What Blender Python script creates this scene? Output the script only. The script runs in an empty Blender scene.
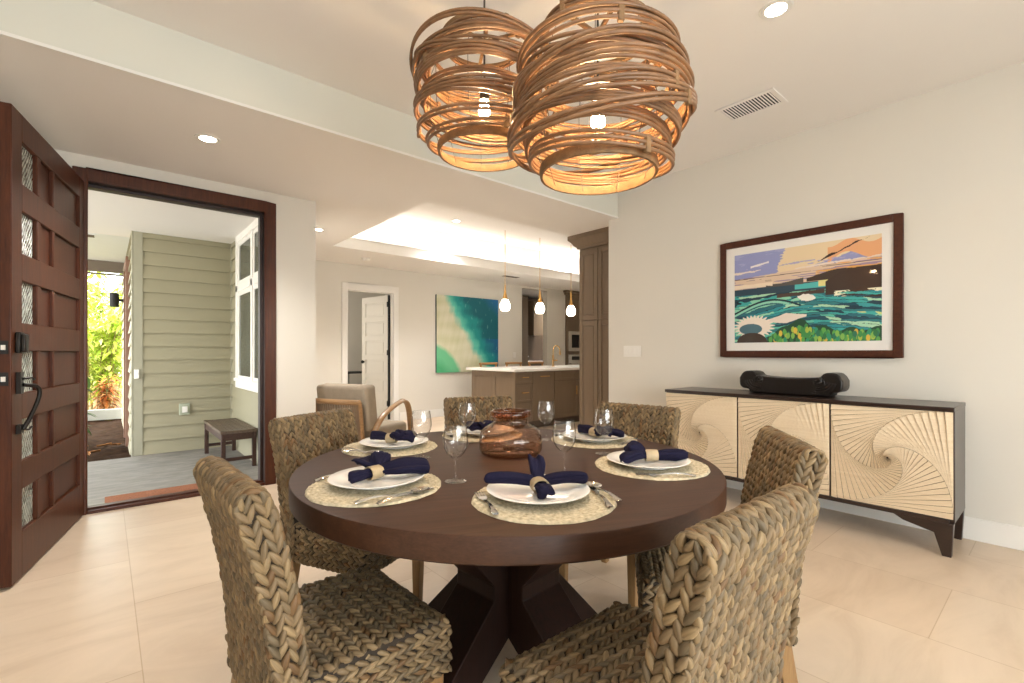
import bpy, bmesh, math, random
import numpy as np
from mathutils import Vector, Matrix, noise as mnoise
random.seed(7)
rng = np.random.default_rng(11)
PI = math.pi
sc = bpy.context.scene
COL = sc.collection
R_ = math.radians

# ------------------------------------------------------------------ materials
def lin(c):
    if isinstance(c, str):
        c = [int(c[i:i+2], 16) / 255 for i in (0, 2, 4)]
    return tuple((x / 12.92 if x <= 0.04045 else ((x + 0.055) / 1.055) ** 2.4) for x in c[:3]) + (1.0,)

class NT:
    def __init__(s, name):
        s.m = bpy.data.materials.new(name); s.m.use_nodes = True
        s.t = s.m.node_tree; s.n = s.t.nodes; s.l = s.t.links
        s.p = s.n['Principled BSDF']; s.out = s.n['Material Output']
    def add(s, typ, **kw):
        n = s.n.new(typ)
        for k, v in kw.items():
            if k in n.inputs: n.inputs[k].default_value = v
            else: setattr(n, k, v)
        return n
    def link(s, a, b): s.l.new(a, b)
    def coords(s, scale=(1, 1, 1), rot=(0, 0, 0), kind='Object'):
        tc = s.add('ShaderNodeTexCoord'); mp = s.add('ShaderNodeMapping')
        mp.inputs['Scale'].default_value = scale; mp.inputs['Rotation'].default_value = rot
        s.link(tc.outputs[kind], mp.inputs['Vector']); return mp.outputs[0]
    def ramp(s, fac, stops):
        r = s.add('ShaderNodeValToRGB'); s.link(fac, r.inputs[0])
        e = r.color_ramp.elements
        while len(e) > 1: e.remove(e[0])
        e[0].position = stops[0][0]; e[0].color = stops[0][1]
        for p, c in stops[1:]:
            q = e.new(p); q.color = c
        return r.outputs[0]
    def bump(s, h, strength, dist=0.01):
        b = s.add('ShaderNodeBump'); b.inputs['Strength'].default_value = strength
        b.inputs['Distance'].default_value = dist
        s.link(h, b.inputs['Height']); s.link(b.outputs[0], s.p.inputs['Normal'])

def plain(name, c, rough=0.5, metal=0.0, var=0.04, scale=6.0, bump=0.0, bscale=60.0, coat=0.0, stretch=(1, 1, 1), spec=None):
    """principled surface with faint procedural tone variation"""
    t = NT(name); base = lin(c)
    v = t.coords(stretch)
    nz = t.add('ShaderNodeTexNoise', Scale=scale, Detail=4.0); t.link(v, nz.inputs['Vector'])
    lo = tuple(x * (1 - var) for x in base[:3]) + (1,); hi = tuple(min(1, x * (1 + var)) for x in base[:3]) + (1,)
    t.link(t.ramp(nz.outputs['Fac'], [(0.3, lo), (0.7, hi)]), t.p.inputs['Base Color'])
    t.p.inputs['Roughness'].default_value = rough; t.p.inputs['Metallic'].default_value = metal
    if coat: t.p.inputs['Coat Weight'].default_value = coat; t.p.inputs['Coat Roughness'].default_value = 0.1
    if spec is not None: t.p.inputs['Specular IOR Level'].default_value = spec
    if bump:
        n2 = t.add('ShaderNodeTexNoise', Scale=bscale, Detail=3.0); t.link(v, n2.inputs['Vector'])
        t.bump(n2.outputs['Fac'], bump, 0.004)
    return t.m

def wood(name, c1, c2, axis='x', rough=0.35, coat=0.3, freq=9.0, bump=0.15, spec=None):
    t = NT(name)
    s = {'x': (0.35, 6, 6), 'y': (6, 0.35, 6), 'z': (6, 6, 0.35)}[axis]
    v = t.coords(s)
    a = t.add('ShaderNodeTexNoise', Scale=freq, Detail=6.0, Roughness=0.65, Distortion=0.6); t.link(v, a.inputs['Vector'])
    b = t.add('ShaderNodeTexNoise', Scale=freq * 6, Detail=3.0); t.link(v, b.inputs['Vector'])
    mx = t.add('ShaderNodeMix', data_type='FLOAT'); mx.inputs[0].default_value = 0.35
    t.link(a.outputs['Fac'], mx.inputs[2]); t.link(b.outputs['Fac'], mx.inputs[3])
    t.link(t.ramp(mx.outputs[0], [(0.34, lin(c1)), (0.66, lin(c2))]), t.p.inputs['Base Color'])
    t.p.inputs['Roughness'].default_value = rough
    t.p.inputs['Coat Weight'].default_value = coat; t.p.inputs['Coat Roughness'].default_value = 0.15
    if spec is not None: t.p.inputs['Specular IOR Level'].default_value = spec
    t.bump(mx.outputs[0], bump, 0.002)
    return t.m

def emit(name, c, strength):
    t = NT(name); t.p.inputs['Base Color'].default_value = lin(c)
    t.p.inputs['Emission Color'].default_value = lin(c); t.p.inputs['Emission Strength'].default_value = strength
    return t.m

def thin_glass(name, tint=(1, 1, 1), ior=1.45, edge=0.72):
    t = NT(name); t.n.remove(t.p)
    tr = t.add('ShaderNodeBsdfTransparent'); tr.inputs[0].default_value = tuple(tint) + (1,)
    gl = t.add('ShaderNodeBsdfGlossy'); gl.inputs['Roughness'].default_value = 0.02
    lw = t.add('ShaderNodeLayerWeight', Blend=0.5)
    dk = tuple(x * edge for x in tint) + (1,)
    t.link(t.ramp(lw.outputs['Facing'], [(0.55, tuple(tint) + (1,)), (0.98, dk)]), tr.inputs[0])
    fr = t.add('ShaderNodeFresnel'); geo = t.add('ShaderNodeNewGeometry')
    io = t.add('ShaderNodeMix', data_type='FLOAT'); io.inputs[2].default_value = ior; io.inputs[3].default_value = 1 / ior
    t.link(geo.outputs['Backfacing'], io.inputs[0]); t.link(io.outputs[0], fr.inputs['IOR'])
    mx = t.add('ShaderNodeMixShader')
    t.link(fr.outputs[0], mx.inputs[0]); t.link(tr.outputs[0], mx.inputs[1]); t.link(gl.outputs[0], mx.inputs[2])
    t.link(mx.outputs[0], t.out.inputs[0])
    return t.m

def attr_mat(name, rough=0.7, bump=0.0, fib=(1, 1, 1), mult=None, spec=0.3, coat=0.0):
    """colour comes from the mesh colour attribute 'Col'; optional fibre bump on the UV map"""
    t = NT(name)
    at = t.add('ShaderNodeAttribute', attribute_name='Col')
    src = at.outputs['Color']
    if bump:
        uv = t.add('ShaderNodeUVMap', uv_map='UV'); mp = t.add('ShaderNodeMapping'); mp.inputs['Scale'].default_value = fib
        t.link(uv.outputs[0], mp.inputs['Vector'])
        nz = t.add('ShaderNodeTexNoise', Scale=1.0, Detail=3.0); t.link(mp.outputs[0], nz.inputs['Vector'])
        t.bump(nz.outputs['Fac'], bump, 0.0015)
        k = t.add('ShaderNodeMix', data_type='RGBA', blend_type='MULTIPLY'); k.inputs[0].default_value = 0.8
        g = t.ramp(nz.outputs['Fac'], [(0.3, (0.6, 0.58, 0.55, 1)), (0.65, (1.1, 1.1, 1.1, 1))])
        t.link(src, k.inputs[6]); t.link(g, k.inputs[7]); src = k.outputs[2]
    t.link(src, t.p.inputs['Base Color'])
    t.p.inputs['Roughness'].default_value = rough; t.p.inputs['Specular IOR Level'].default_value = spec
    t.p.inputs['Coat Weight'].default_value = coat
    return t.m

# ------------------------------------------------------------------ mesh builder
class B:
    def __init__(s, M=None):
        s.v = []; s.f = []; s.M = M or Matrix.Identity(4)
    def _add(s, vs, fs, M=None):
        T = s.M @ M if M is not None else s.M
        k = len(s.v); s.v += [tuple(T @ Vector(p)) for p in vs]; s.f += [tuple(i + k for i in f) for f in fs]
        return s
    def box(s, x0, x1, y0, y1, z0, z1, M=None):
        vs = [(x, y, z) for z in (z0, z1) for y in (y0, y1) for x in (x0, x1)]
        return s._add(vs, [(0, 2, 3, 1), (4, 5, 7, 6), (0, 1, 5, 4), (2, 6, 7, 3), (0, 4, 6, 2), (1, 3, 7, 5)], M)
    def bar(s, a, b, w, h=None, up=(0, 0, 1), w2=None, h2=None):
        a = Vector(a); b = Vector(b); h = h or w; w2 = w2 or w; h2 = h2 or h
        d = (b - a).normalized(); u = Vector(up)
        if abs(d.dot(u)) > 0.98: u = Vector((1, 0, 0))
        x = d.cross(u).normalized(); y = x.cross(d).normalized()
        vs = []
        for p, ww, hh in ((a, w, h), (b, w2, h2)):
            for sx, sy in ((-1, -1), (1, -1), (1, 1), (-1, 1)):
                vs.append(tuple(p + x * sx * ww / 2 + y * sy * hh / 2))
        return s._add(vs, [(0, 1, 2, 3), (7, 6, 5, 4), (0, 4, 5, 1), (1, 5, 6, 2), (2, 6, 7, 3), (3, 7, 4, 0)])
    def prism(s, poly, a0, a1, plane='xy', M=None):
        n = len(poly); vs = []
        for h in (a0, a1):
            for p, q in poly:
                vs.append({'xy': (p, q, h), 'xz': (p, h, q), 'yz': (h, p, q)}[plane])
        fs = [tuple(range(n))[::-1], tuple(range(n, 2 * n))] + [(i, (i + 1) % n, n + (i + 1) % n, n + i) for i in range(n)]
        return s._add(vs, fs, M)
    def lathe(s, prof, n=32, M=None, close=False):
        vs = []; m = len(prof)
        for r, z in prof:
            for i in range(n):
                a = 2 * PI * i / n; vs.append((r * math.cos(a), r * math.sin(a), z))
        fs = []
        rows = m if close else m - 1
        for j in range(rows):
            for i in range(n):
                a = j * n + i; b = j * n + (i + 1) % n; c = ((j + 1) % m) * n + (i + 1) % n; d = ((j + 1) % m) * n + i
                fs.append((a, b, c, d))
        if not close:
            if prof[0][0] > 1e-6: fs.append(tuple(range(n))[::-1]) if s.caps else None
            if prof[-1][0] > 1e-6: fs.append(tuple(range((m - 1) * n, m * n))) if s.caps else None
        return s._add(vs, fs, M)
    caps = True
    def cyl(s, p, r, z0, z1, n=24, M=None):
        T = Matrix.Translation((p[0], p[1], 0)); T = M @ T if M is not None else T
        return s.lathe([(r, z0), (r, z1)], n, T)
    def tube(s, pts, r, n=8, closed=False, flat=1.0, rads=None):
        pts = [Vector(p) for p in pts]; m = len(pts); vs = []; fs = []
        ref = Vector((0, 0, 1)); px = None
        for i, p in enumerate(pts):
            if closed: d = (pts[(i + 1) % m] - pts[i - 1]).normalized()
            else: d = (pts[min(i + 1, m - 1)] - pts[max(i - 1, 0)]).normalized()
            if px is None:
                u = ref if abs(d.dot(ref)) < 0.9 else Vector((1, 0, 0)); x = d.cross(u).normalized()
            else:
                x = (px - d * px.dot(d)).normalized()
            px = x; y = x.cross(d).normalized()
            rr = rads[i] if rads else r
            for k in range(n):
                a = 2 * PI * k / n; vs.append(tuple(p + x * math.cos(a) * rr + y * math.sin(a) * rr * flat))
        for i in range(m if closed else m - 1):
            for k in range(n):
                a = i * n + k; b = i * n + (k + 1) % n; c = ((i + 1) % m) * n + (k + 1) % n; e = ((i + 1) % m) * n + k
                fs.append((a, b, c, e))
        if not closed: fs += [tuple(range(n))[::-1], tuple(range((m - 1) * n, m * n))]
        return s._add(vs, fs)
    def sphere(s, c, r, n=16, m=10, sc_=(1, 1, 1)):
        prof = [(max(1e-5, r * math.sin(PI * j / m)), -r * math.cos(PI * j / m)) for j in range(m + 1)]
        return s.lathe(prof, n, Matrix.Translation(c) @ Matrix.Diagonal((*sc_, 1)))
    def build(s, name, mat, parent=None, bevel=0.0, seg=2, smooth=40, sub=0):
        me = bpy.data.meshes.new(name); me.from_pydata(s.v, [], s.f); me.validate(); me.update()
        bm = bmesh.new(); bm.from_mesh(me)
        bmesh.ops.remove_doubles(bm, verts=bm.verts, dist=1e-6)
        bmesh.ops.recalc_face_normals(bm, faces=bm.faces); bm.to_mesh(me); bm.free()
        o = bpy.data.objects.new(name, me); COL.objects.link(o)
        if mat: me.materials.append(mat)
        if smooth:
            me.shade_smooth(); me.set_sharp_from_angle(angle=R_(smooth))
        if parent: o.parent = parent
        if bevel:
            md = o.modifiers.new('bevel', 'BEVEL'); md.width = bevel; md.segments = seg; md.limit_method = 'ANGLE'; md.angle_limit = R_(35)
            md.harden_normals = False
        if sub:
            md = o.modifiers.new('sub', 'SUBSURF'); md.levels = sub; md.render_levels = sub
        return o

def tag(o, label, cat, group=None, kind=None):
    if label: o['label'] = label
    if cat: o['category'] = cat
    if group: o['group'] = group
    if kind: o['kind'] = kind
    return o
def thing(name, label, cat, loc=(0, 0, 0), rz=0, group=None, kind=None):
    o = bpy.data.objects.new(name, None); COL.objects.link(o); o.location = loc; o.rotation_euler = (0, 0, rz)
    o.empty_display_size = 0.1
    return tag(o, label, cat, group, kind)
def struct(o, label, cat): return tag(o, label, cat, kind='structure')
def dup(root, loc, rz, label, group=None):
    r = root.copy(); COL.objects.link(r); r.location = loc; r.rotation_euler = (0, 0, rz)
    r['label'] = label
    if group: r['group'] = group
    for ch in list(root.children):
        c = ch.copy(); COL.objects.link(c); c.parent = r
        for g in list(ch.children):
            d = g.copy(); COL.objects.link(d); d.parent = c
    return r
def mesh_np(name, V, F, mat, parent=None, cols=None, uvs=None, smooth=True):
    """V (n,3), F (m,4) quads"""
    me = bpy.data.meshes.new(name); n = len(V); m = len(F)
    me.vertices.add(n); me.vertices.foreach_set('co', np.asarray(V, np.float32).ravel())
    me.loops.add(m * 4); me.loops.foreach_set('vertex_index', np.asarray(F, np.int32).ravel())
    me.polygons.add(m); me.polygons.foreach_set('loop_start', np.arange(0, m * 4, 4, dtype=np.int32))
    me.update(calc_edges=True)
    if cols is not None:
        a = me.color_attributes.new('Col', 'FLOAT_COLOR', 'POINT')
        c = np.ones((n, 4), np.float32); c[:, :3] = cols; a.data.foreach_set('color', c.ravel())
    if uvs is not None:
        u = me.uv_layers.new(name='UV'); u.data.foreach_set('uv', np.asarray(uvs, np.float32)[np.asarray(F).ravel()].ravel())
    me.materials.append(mat)
    if smooth: me.shade_smooth()
    o = bpy.data.objects.new(name, me); COL.objects.link(o)
    if parent: o.parent = parent
    return o
def l3(c): return np.array(lin(c)[:3])

# ------------------------------------------------------------------ shared materials
m_wall = plain('wall_paint', 'dbd6cc', 0.75, var=0.012, scale=1.5, bump=0.03, bscale=220)
m_wallg = plain('wall_paint_beam', 'd9d8cd', 0.75, var=0.012, scale=1.5)
m_ceil = plain('ceiling_paint', 'ece8e3', 0.8, var=0.01, scale=1.2)
m_white = plain('white_trim_paint', 'e8e5df', 0.35, var=0.01)
m_red = wood('mahogany_door', '38180a', '562b14', 'z', rough=0.45, coat=0.08, freq=8, spec=.3)
m_redx = wood('mahogany_rail', '39190d', '532a18', 'x', rough=0.45, coat=0.08, freq=8, spec=.3)
m_black = plain('black_bronze', '26221f', 0.35, metal=0.5, var=0.1)
m_blackmatte = plain('black_matte', '121110', 0.6, var=0.05)
m_steel = plain('stainless_steel', 'c9c7c3', 0.18, metal=1.0, var=0.02)
m_brass = plain('brushed_brass', 'c79a5c', 0.28, metal=1.0, var=0.04)
m_cab = plain('taupe_cabinet', '75634f', 0.5, var=0.05, scale=3, stretch=(8, 8, 0.8))
m_cabd = plain('taupe_cabinet_interior', '5c4c3f', 0.55, var=0.05, scale=3, stretch=(8, 8, 0.8))
m_quartz = plain('white_quartz', 'efece6', 0.2, var=0.015, scale=12)
m_outlet = plain('white_plastic', 'e9e6e0', 0.35, var=0.005)

def floor_mat():
    t = NT('travertine_tile'); v = t.coords((1, 1, 1), (0, 0, PI / 2))
    mp = t.n.new('ShaderNodeMapping'); mp.inputs['Location'].default_value = (.98, -.105, 0)
    t.link(v, mp.inputs['Vector'])
    br = t.add('ShaderNodeTexBrick', offset=0.5, offset_frequency=2)
    br.inputs['Scale'].default_value = 1.0; br.inputs['Brick Width'].default_value = 1.22; br.inputs['Row Height'].default_value = 0.61
    br.inputs['Mortar Size'].default_value = 0.0022; br.inputs['Mortar Smooth'].default_value = 0.2; br.inputs['Bias'].default_value = 0.0
    br.inputs['Color1'].default_value = lin('d6c3ad'); br.inputs['Color2'].default_value = lin('d0bba4'); br.inputs['Mortar'].default_value = lin('bda589')
    t.link(mp.outputs[0], br.inputs['Vector'])
    v2 = t.coords((0.8, 2.2, 1), (0, 0, R_(14)))
    nz = t.add('ShaderNodeTexNoise', Scale=1.6, Detail=8.0, Roughness=0.62, Distortion=1.4); t.link(v2, nz.inputs['Vector'])
    mul = t.ramp(nz.outputs['Fac'], [(0.25, (0.86, 0.82, 0.77, 1)), (0.5, (1, 0.99, 0.97, 1)), (0.75, (1.09, 1.08, 1.07, 1))])
    k = t.add('ShaderNodeMix', data_type='RGBA', blend_type='MULTIPLY'); k.inputs[0].default_value = 1.0
    t.link(br.outputs['Color'], k.inputs[6]); t.link(mul, k.inputs[7]); t.link(k.outputs[2], t.p.inputs['Base Color'])
    t.p.inputs['Roughness'].default_value = 0.34; t.p.inputs['Specular IOR Level'].default_value = 0.35
    t.bump(br.outputs['Fac'], -0.3, 0.002)
    return t.m
m_floor = floor_mat()

# ------------------------------------------------------------------ key dimensions
XW = 4.10; YB = 3.10; ZL = 2.58; ZH = 2.87; YD = 4.59; YF = 7.455
XL = -1.6; YK = -2.6; XK = 9.2

# ------------------------------------------------------------------ room shell
fl = B(); fl.box(XL, XK, YK, YD + 0.02, -0.12, 0); fl.box(1.503, XK, YD + 0.02, 10.6, -0.12, 0)
struct(fl.build('floor', m_floor, smooth=0), 'pale cream travertine tile floor with thin grout lines', 'floor')

c = B()
c.box(XL, XW + 0.3, YK, YB + 0.01, ZH, ZH + 0.1)
struct(c.build('ceiling', m_ceil, smooth=0), 'flat pale ceiling over the dining table', 'ceiling')
TX0, TX1, TY0, TY1 = 2.295, 8.2, 3.92, 6.33
c = B(); lip = 0.13
c.box(XL, XK, YB, TY0, ZL, ZL + lip); c.box(XL, TX0, TY0, TY1, ZL, ZL + lip)
c.box(TX1, XK, TY0, TY1, ZL, ZL + lip); c.box(XL, XK, TY1, YF + 0.05, ZL, ZL + lip)
struct(c.build('ceiling_soffit', m_ceil, smooth=0), 'lowered pale ceiling over the entry and living area', 'ceiling')
c = B(); e = 0.26; TZ = 3.12
c.box(TX0 - e, TX1 + e, TY0 - e, TY1 + e, TZ, TZ + 0.05)
c.box(TX0 - e - .05, TX0 - e, TY0 - e, TY1 + e, ZL + lip, TZ); c.box(TX1 + e, TX1 + e + .05, TY0 - e, TY1 + e, ZL + lip, TZ)
c.box(TX0 - e, TX1 + e, TY0 - e - .05, TY0 - e, ZL + lip, TZ); c.box(TX0 - e, TX1 + e, TY1 + e, TY1 + e + .05, ZL + lip, TZ)
struct(c.build('ceiling_tray', m_ceil, smooth=0), 'recessed tray ceiling with glowing cove light', 'ceiling')
c = B(); c.box(TX0, TX1, TY1 - 0.006, TY1, ZL - 0.004, ZL + lip + .012); c.box(TX0, TX1, TY1 - .014, TY1 + .02, ZL + lip, ZL + lip + .018)
struct(c.build('trim_1', m_white, smooth=0), 'white lip trim along the tray ceiling edge', 'trim')
c = B(); c.box(XL, XW, YB - 0.02, YB, ZL, ZH)
struct(c.build('wall_beam', m_wallg, smooth=0), 'pale drop face where high ceiling meets lowered ceiling', 'wall')
c = B(); c.box(XL, XW, YB - 0.026, YB - 0.0, ZL - 0.006, ZL + 0.010)
struct(c.build('trim_2', m_white, smooth=0), 'thin white corner bead along the lowered ceiling edge', 'trim')

w = B(); w.box(XW, XW + 0.14, YK, 3.2, -0.05, ZH + .05)
struct(w.build('wall_right', m_wall, smooth=0), 'long cream wall behind the carved sideboard', 'wall')
w = B(); w.box(XL, -0.13, YD, YD + 0.15, -0.05, ZL + .05); w.box(1.105, 1.503, YD, YD + 0.15, -0.05, ZL + .05); w.box(-0.13, 1.105, YD, YD + 0.15, 2.43, ZL + .05)
w.box(1.285, 1.503, YD + .15, YF + .02, -0.05, ZL + .05)
struct(w.build('wall_entry', m_wall, smooth=0), 'cream wall around the open front doorway', 'wall')
w = B(); w.box(XL - .12, XL, YK, YD + .15, -0.05, ZH + .05)
struct(w.build('wall_left', m_wall, smooth=0), 'cream wall on the left side of the dining room', 'wall')
w = B()   # unseen back wall; its wide opening is added to let daylight in
w.box(XL, -0.9, YK - .12, YK, -0.05, ZH + .05); w.box(3.4, XW + .14, YK - .12, YK, -0.05, ZH + .05); w.box(-0.9, 3.4, YK - .12, YK, 2.3, ZH + .05)
struct(w.build('wall_back', m_wall, smooth=0), 'cream wall behind the camera with opening added for daylight', 'wall')
w = B(); w.box(-4, 6.5, -7.6, YK - .12, 2.5, 2.62); w.box(-4, 6.5, -7.6, YK - .12, -.2, -.05); w.box(-4, -3.85, -7.6, YK - .12, -.05, 2.5); w.box(6.35, 6.5, -7.6, YK - .12, -.05, 2.5); w.box(-4, 6.5, -7.7, -7.6, -.05, 1.4)  # added roof and walls, out of view, limiting sky light through the opening
struct(w.build('wall_sky_blocker', m_wall, smooth=0), 'unseen shell added outside the back opening to cut sky light', 'wall')
# far wall with bedroom doorway and pantry opening
DX0, DX1, DZ = 2.93, 3.725, 2.17; PX0, PX1, PZ = 6.655, 7.392, 2.53
w = B(); y0, y1 = YF, YF + 0.13
w.box(1.285, DX0 - .02, y0, y1, -.05, ZL + .05); w.box(DX0 - .02, DX1 + .02, y0, y1, DZ + .02, ZL + .05); w.box(DX1 + .02, PX0, y0, y1, -.05, ZL + .05)
w.box(PX0, PX1, y0, y1, PZ, ZL + .05); w.box(PX1, XK, y0, y1, -.05, ZL + .05)
struct(w.build('wall_far', m_wall, smooth=0), 'cream far wall holding the teal painting', 'wall')
w = B(); w.box(XK, XK + .1, 3.2, 10.6, -.05, 3.05); w.box(XW + .14, XK + .1, 3.1, 3.2, -.05, 3.05)
struct(w.build('wall_kitchen', m_wall, smooth=0), 'cream walls enclosing the kitchen behind the pantry cabinet', 'wall')
# rooms beyond the far wall
w = B(); w.box(1.3, 6.0, 10.2, 10.3, -.05, 2.7); w.box(1.2, 1.3, YF + .13, 10.3, -.05, 2.7); w.box(4.9, 5.0, YF + .13, 10.3, -.05, 2.7)
struct(w.build('wall_bedroom', m_wall, smooth=0), 'beige walls of the room behind the white panelled door', 'wall')
w = B(); w.box(1.2, XK, YF + .13, 10.6, 2.6, 2.7)
struct(w.build('ceiling_bedroom', m_ceil, smooth=0), 'ceiling of the rooms beyond the far wall', 'ceiling')
w = B(); w.box(5.9, XK, 9.3, 9.4, -.05, 2.7); w.box(5.9, 6.0, YF + .13, 9.3, -.05, 2.7)
struct(w.build('wall_pantry', m_wall, smooth=0), 'walls of the narrow room behind the kitchen opening', 'wall')

# baseboards
def base(name, x0, x1, y0, y1, label):
    b = B(); b.box(x0, x1, y0, y1, 0, 0.14); struct(b.build(name, m_white, bevel=.004), label, 'baseboard')
base('baseboard_right', XW - .016, XW, YK, 3.2, 'tall white baseboard along the wall behind the sideboard')
base('baseboard_far', DX1 + .11, 6.5, YF - .016, YF, 'tall white baseboard under the teal painting')
base('baseboard_far_left', 1.503, DX0 - .11, YF - .016, YF, 'white baseboard left of the white panelled door')
base('baseboard_entry', 1.16, 1.503, YD - .016, YD, 'white baseboard right of the mahogany door frame')
base('baseboard_left', XL, XL + .016, YK, YD, 'white baseboard along the left wall')

# bedroom doorway casing + open panelled door
b = B(); cw = .09
b.box(DX0 - cw, DX0, YF - .02, YF, 0, DZ + cw + .02); b.box(DX1, DX1 + cw, YF - .02, YF, 0, DZ + cw + .02); b.box(DX0, DX1, YF - .02, YF, DZ, DZ + cw + .02)
b.box(DX0 - .02, DX0, YF, YF + .15, 0, DZ + .02); b.box(DX1, DX1 + .02, YF, YF + .15, 0, DZ + .02); b.box(DX0, DX1, YF, YF + .15, DZ, DZ + .02)
struct(b.build('trim_3', m_white, bevel=.004), 'white casing around the bedroom doorway', 'trim')
m_doorw = plain('white_door_paint', 'd9d4ca', 0.4, var=0.01)
dr = thing('door_2', 'open white six panel interior door with black hinges', 'door', (DX1 - .012, YF + .135, 0), 0, kind='structure')
ang = math.atan2(8.28 - (YF + .135), 3.575 - (DX1 - .012)); dr.rotation_euler = (0, 0, ang)
W_, H_ = .76, DZ - .02
d = B(); st = .11
d.box(0.006, st, -.02, .02, .01, H_); d.box(W_ - st, W_, -.02, .02, .01, H_)
npan = 6; ph = (H_ - .12 - .11 - (npan - 1) * .09 - .01) / npan; z = .13; d.box(st, W_ - st, -.02, .02, .01, .13)
for k in range(npan):
    d.box(st, W_ - st, -.006, .006, z, z + ph); d.box(st + .03, W_ - st - .03, -.013, .013, z + .03, z + ph - .03)
    z += ph; hh = .09 if k < npan - 1 else H_ - z; d.box(st, W_ - st, -.02, .02, z, z + hh); z += hh
d.build('door_leaf', m_doorw, dr, bevel=.003)
for zz in (.25, 1.12, 1.95):
    B().box(-.012, .02, .0, .035, zz, zz + .09).build('hinge', m_blackmatte, dr, bevel=.002)
h = B(); h.sphere((W_ - .07, .055, 1.0), .028); h.cyl((0, 0), .012, -.0, .06, 12, Matrix.Translation((W_ - .07, 0, 1.0)) @ Matrix.Rotation(-PI / 2, 4, 'X'))
h.build('door_knob', m_blackmatte, dr)
B().box(-.02, 0.004, -.012, .026, .02, H_).build('hinge_side_strip', m_blackmatte, dr)  # black strip along the leaf's hinge side

# ------------------------------------------------------------------ front doorway frame and mahogany door
b = B(); fw = .09
b.box(-.175, -.097, YD - .022, YD, 0, 2.485); b.box(1.068, 1.157, YD - .022, YD, 0, 2.485); b.box(-.097, 1.068, YD - .022, YD, 2.395, 2.485)
struct(b.build('trim_4', m_red, bevel=.006, seg=3), 'reddish mahogany casing around the front doorway', 'trim')
b = B(); b.box(-.13, -.097, YD, YD + .16, 0, 2.43); b.box(1.068, 1.105, YD, YD + .16, 0, 2.43); b.box(-.097, 1.068, YD, YD + .16, 2.395, 2.43)
b.box(1.045, 1.068, YD + .055, YD + .14, 0, 2.395); b.box(-.097, 1.045, YD + .055, YD + .14, 2.372, 2.395)
struct(b.build('trim_5', plain('dark_jamb', '2c1a14', .5, var=.1), bevel=.003), 'dark inner jamb of the front doorway', 'trim')
b = B(); b.box(-.097, 1.068, YD - .01, YD + .16, -.06, .022); b.box(-.097, 1.068, YD + .04, YD + .09, .022, .034)
struct(b.build('trim_6', m_redx, bevel=.004), 'low dark wooden threshold of the front doorway', 'trim')

LW = 1.215
dr = thing('door_1', 'tall open mahogany front door with six rows of panels', 'door', (-.112, 4.56, 0), 0, kind='structure')
dr.rotation_euler = (0, 0, math.atan2(3.364 - 4.56, -.348 + .112))
T = .056; ZT = 2.385
us = [(0, .125), (.335, .39), (.588, .618), (LW - .1, LW)]
f = B()
for a_, c_ in ((0, 0.125), (LW - .1, LW)): f.box(LW - c_, LW - a_, -T, 0, .012, ZT)
rows = [2.245, 1.888, 1.53, 1.17, .82, .46]; rh = .215
zz = ZT
for r in rows:
    f.box(.1, LW - .125, -T, 0, r, zz); zz = r - rh
f.box(.1, LW - .125, -T, 0, .012, zz)
for r in rows:
    f.box(LW - .39, LW - .335, -T, 0, r - rh, r); f.box(LW - .618, LW - .588, -T, 0, r - rh, r)
    f.box(LW - .588, LW - .39, -T + .018, -.018, r - rh, r); f.box(.1, LW - .618, -T + .018, -.018, r - rh, r)
f.build('door_leaf', m_red, dr, bevel=.005, seg=2)
tg = NT('textured_glass'); v = tg.coords((1, 1, 1), (0, R_(35), 0))
vo = tg.add('ShaderNodeTexWave', Scale=14.0, Distortion=4.0, Detail=2.0); tg.link(v, vo.inputs['Vector'])
vn = tg.add('ShaderNodeTexNoise', Scale=22.0, Detail=3.0); tg.link(v, vn.inputs['Vector'])
tg.link(tg.ramp(vn.outputs['Fac'], [(0.35, lin('a4a89c')), (0.65, lin('d8dccf'))]), tg.p.inputs['Base Color'])
tg.p.inputs['Roughness'].default_value = .12; tg.p.inputs['Transmission Weight'].default_value = .35; tg.bump(vo.outputs['Fac'], .9, .01)
for r in rows:
    B().box(LW - .335, LW - .125, -T + .022, -.02, r - rh, r).build('glass_pane', tg.m, dr)
g = B(); g.box(LW - .094, LW - .034, 0, .022, 1.16, 1.245 + .02); g.box(LW - .086, LW - .04, .02, .04, 1.165, 1.255)
g.build('keypad_lock', m_black, dr, bevel=.006)
g = B(); g.box(LW - .085, LW - .045, 0, .02, .955, 1.065)
g.box(LW - .085, LW - .045, 0, .02, .755, .80)
pth = []
for i in range(25):
    s = i / 24; zc = 1.0 - s * .225; off = .022 + .046 * math.sin(PI * s ** .42) ** .8; uu = LW - .065 - .058 * math.sin(PI * (s ** .42)) ** .9
    pth.append((uu, off, zc))
g.tube(pth, .010, 10); g.tube([(LW - .065, .02, 1.03), (LW - .10, .045, 1.033), (LW - .12, .048, 1.022)], .006, 8)
g.tube([pth[-1], (pth[-1][0] - .03, pth[-1][1] + .012, pth[-1][2] - .006), (pth[-1][0] - .045, pth[-1][1] + .02, pth[-1][2] + .008)], .006, 8)
g.build('door_handle', m_black, dr, bevel=.003)
for z0 in (1.155, 1.0):
    g = B(); g.box(LW, LW + .003, -.045, -.011, z0, z0 + .065); o = g.build('strike_plate', m_blackmatte, dr)
    B().box(LW, LW + .008, -.036, -.020, z0 + .020, z0 + .044).build('latch_bolt', m_outlet, o)

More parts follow.
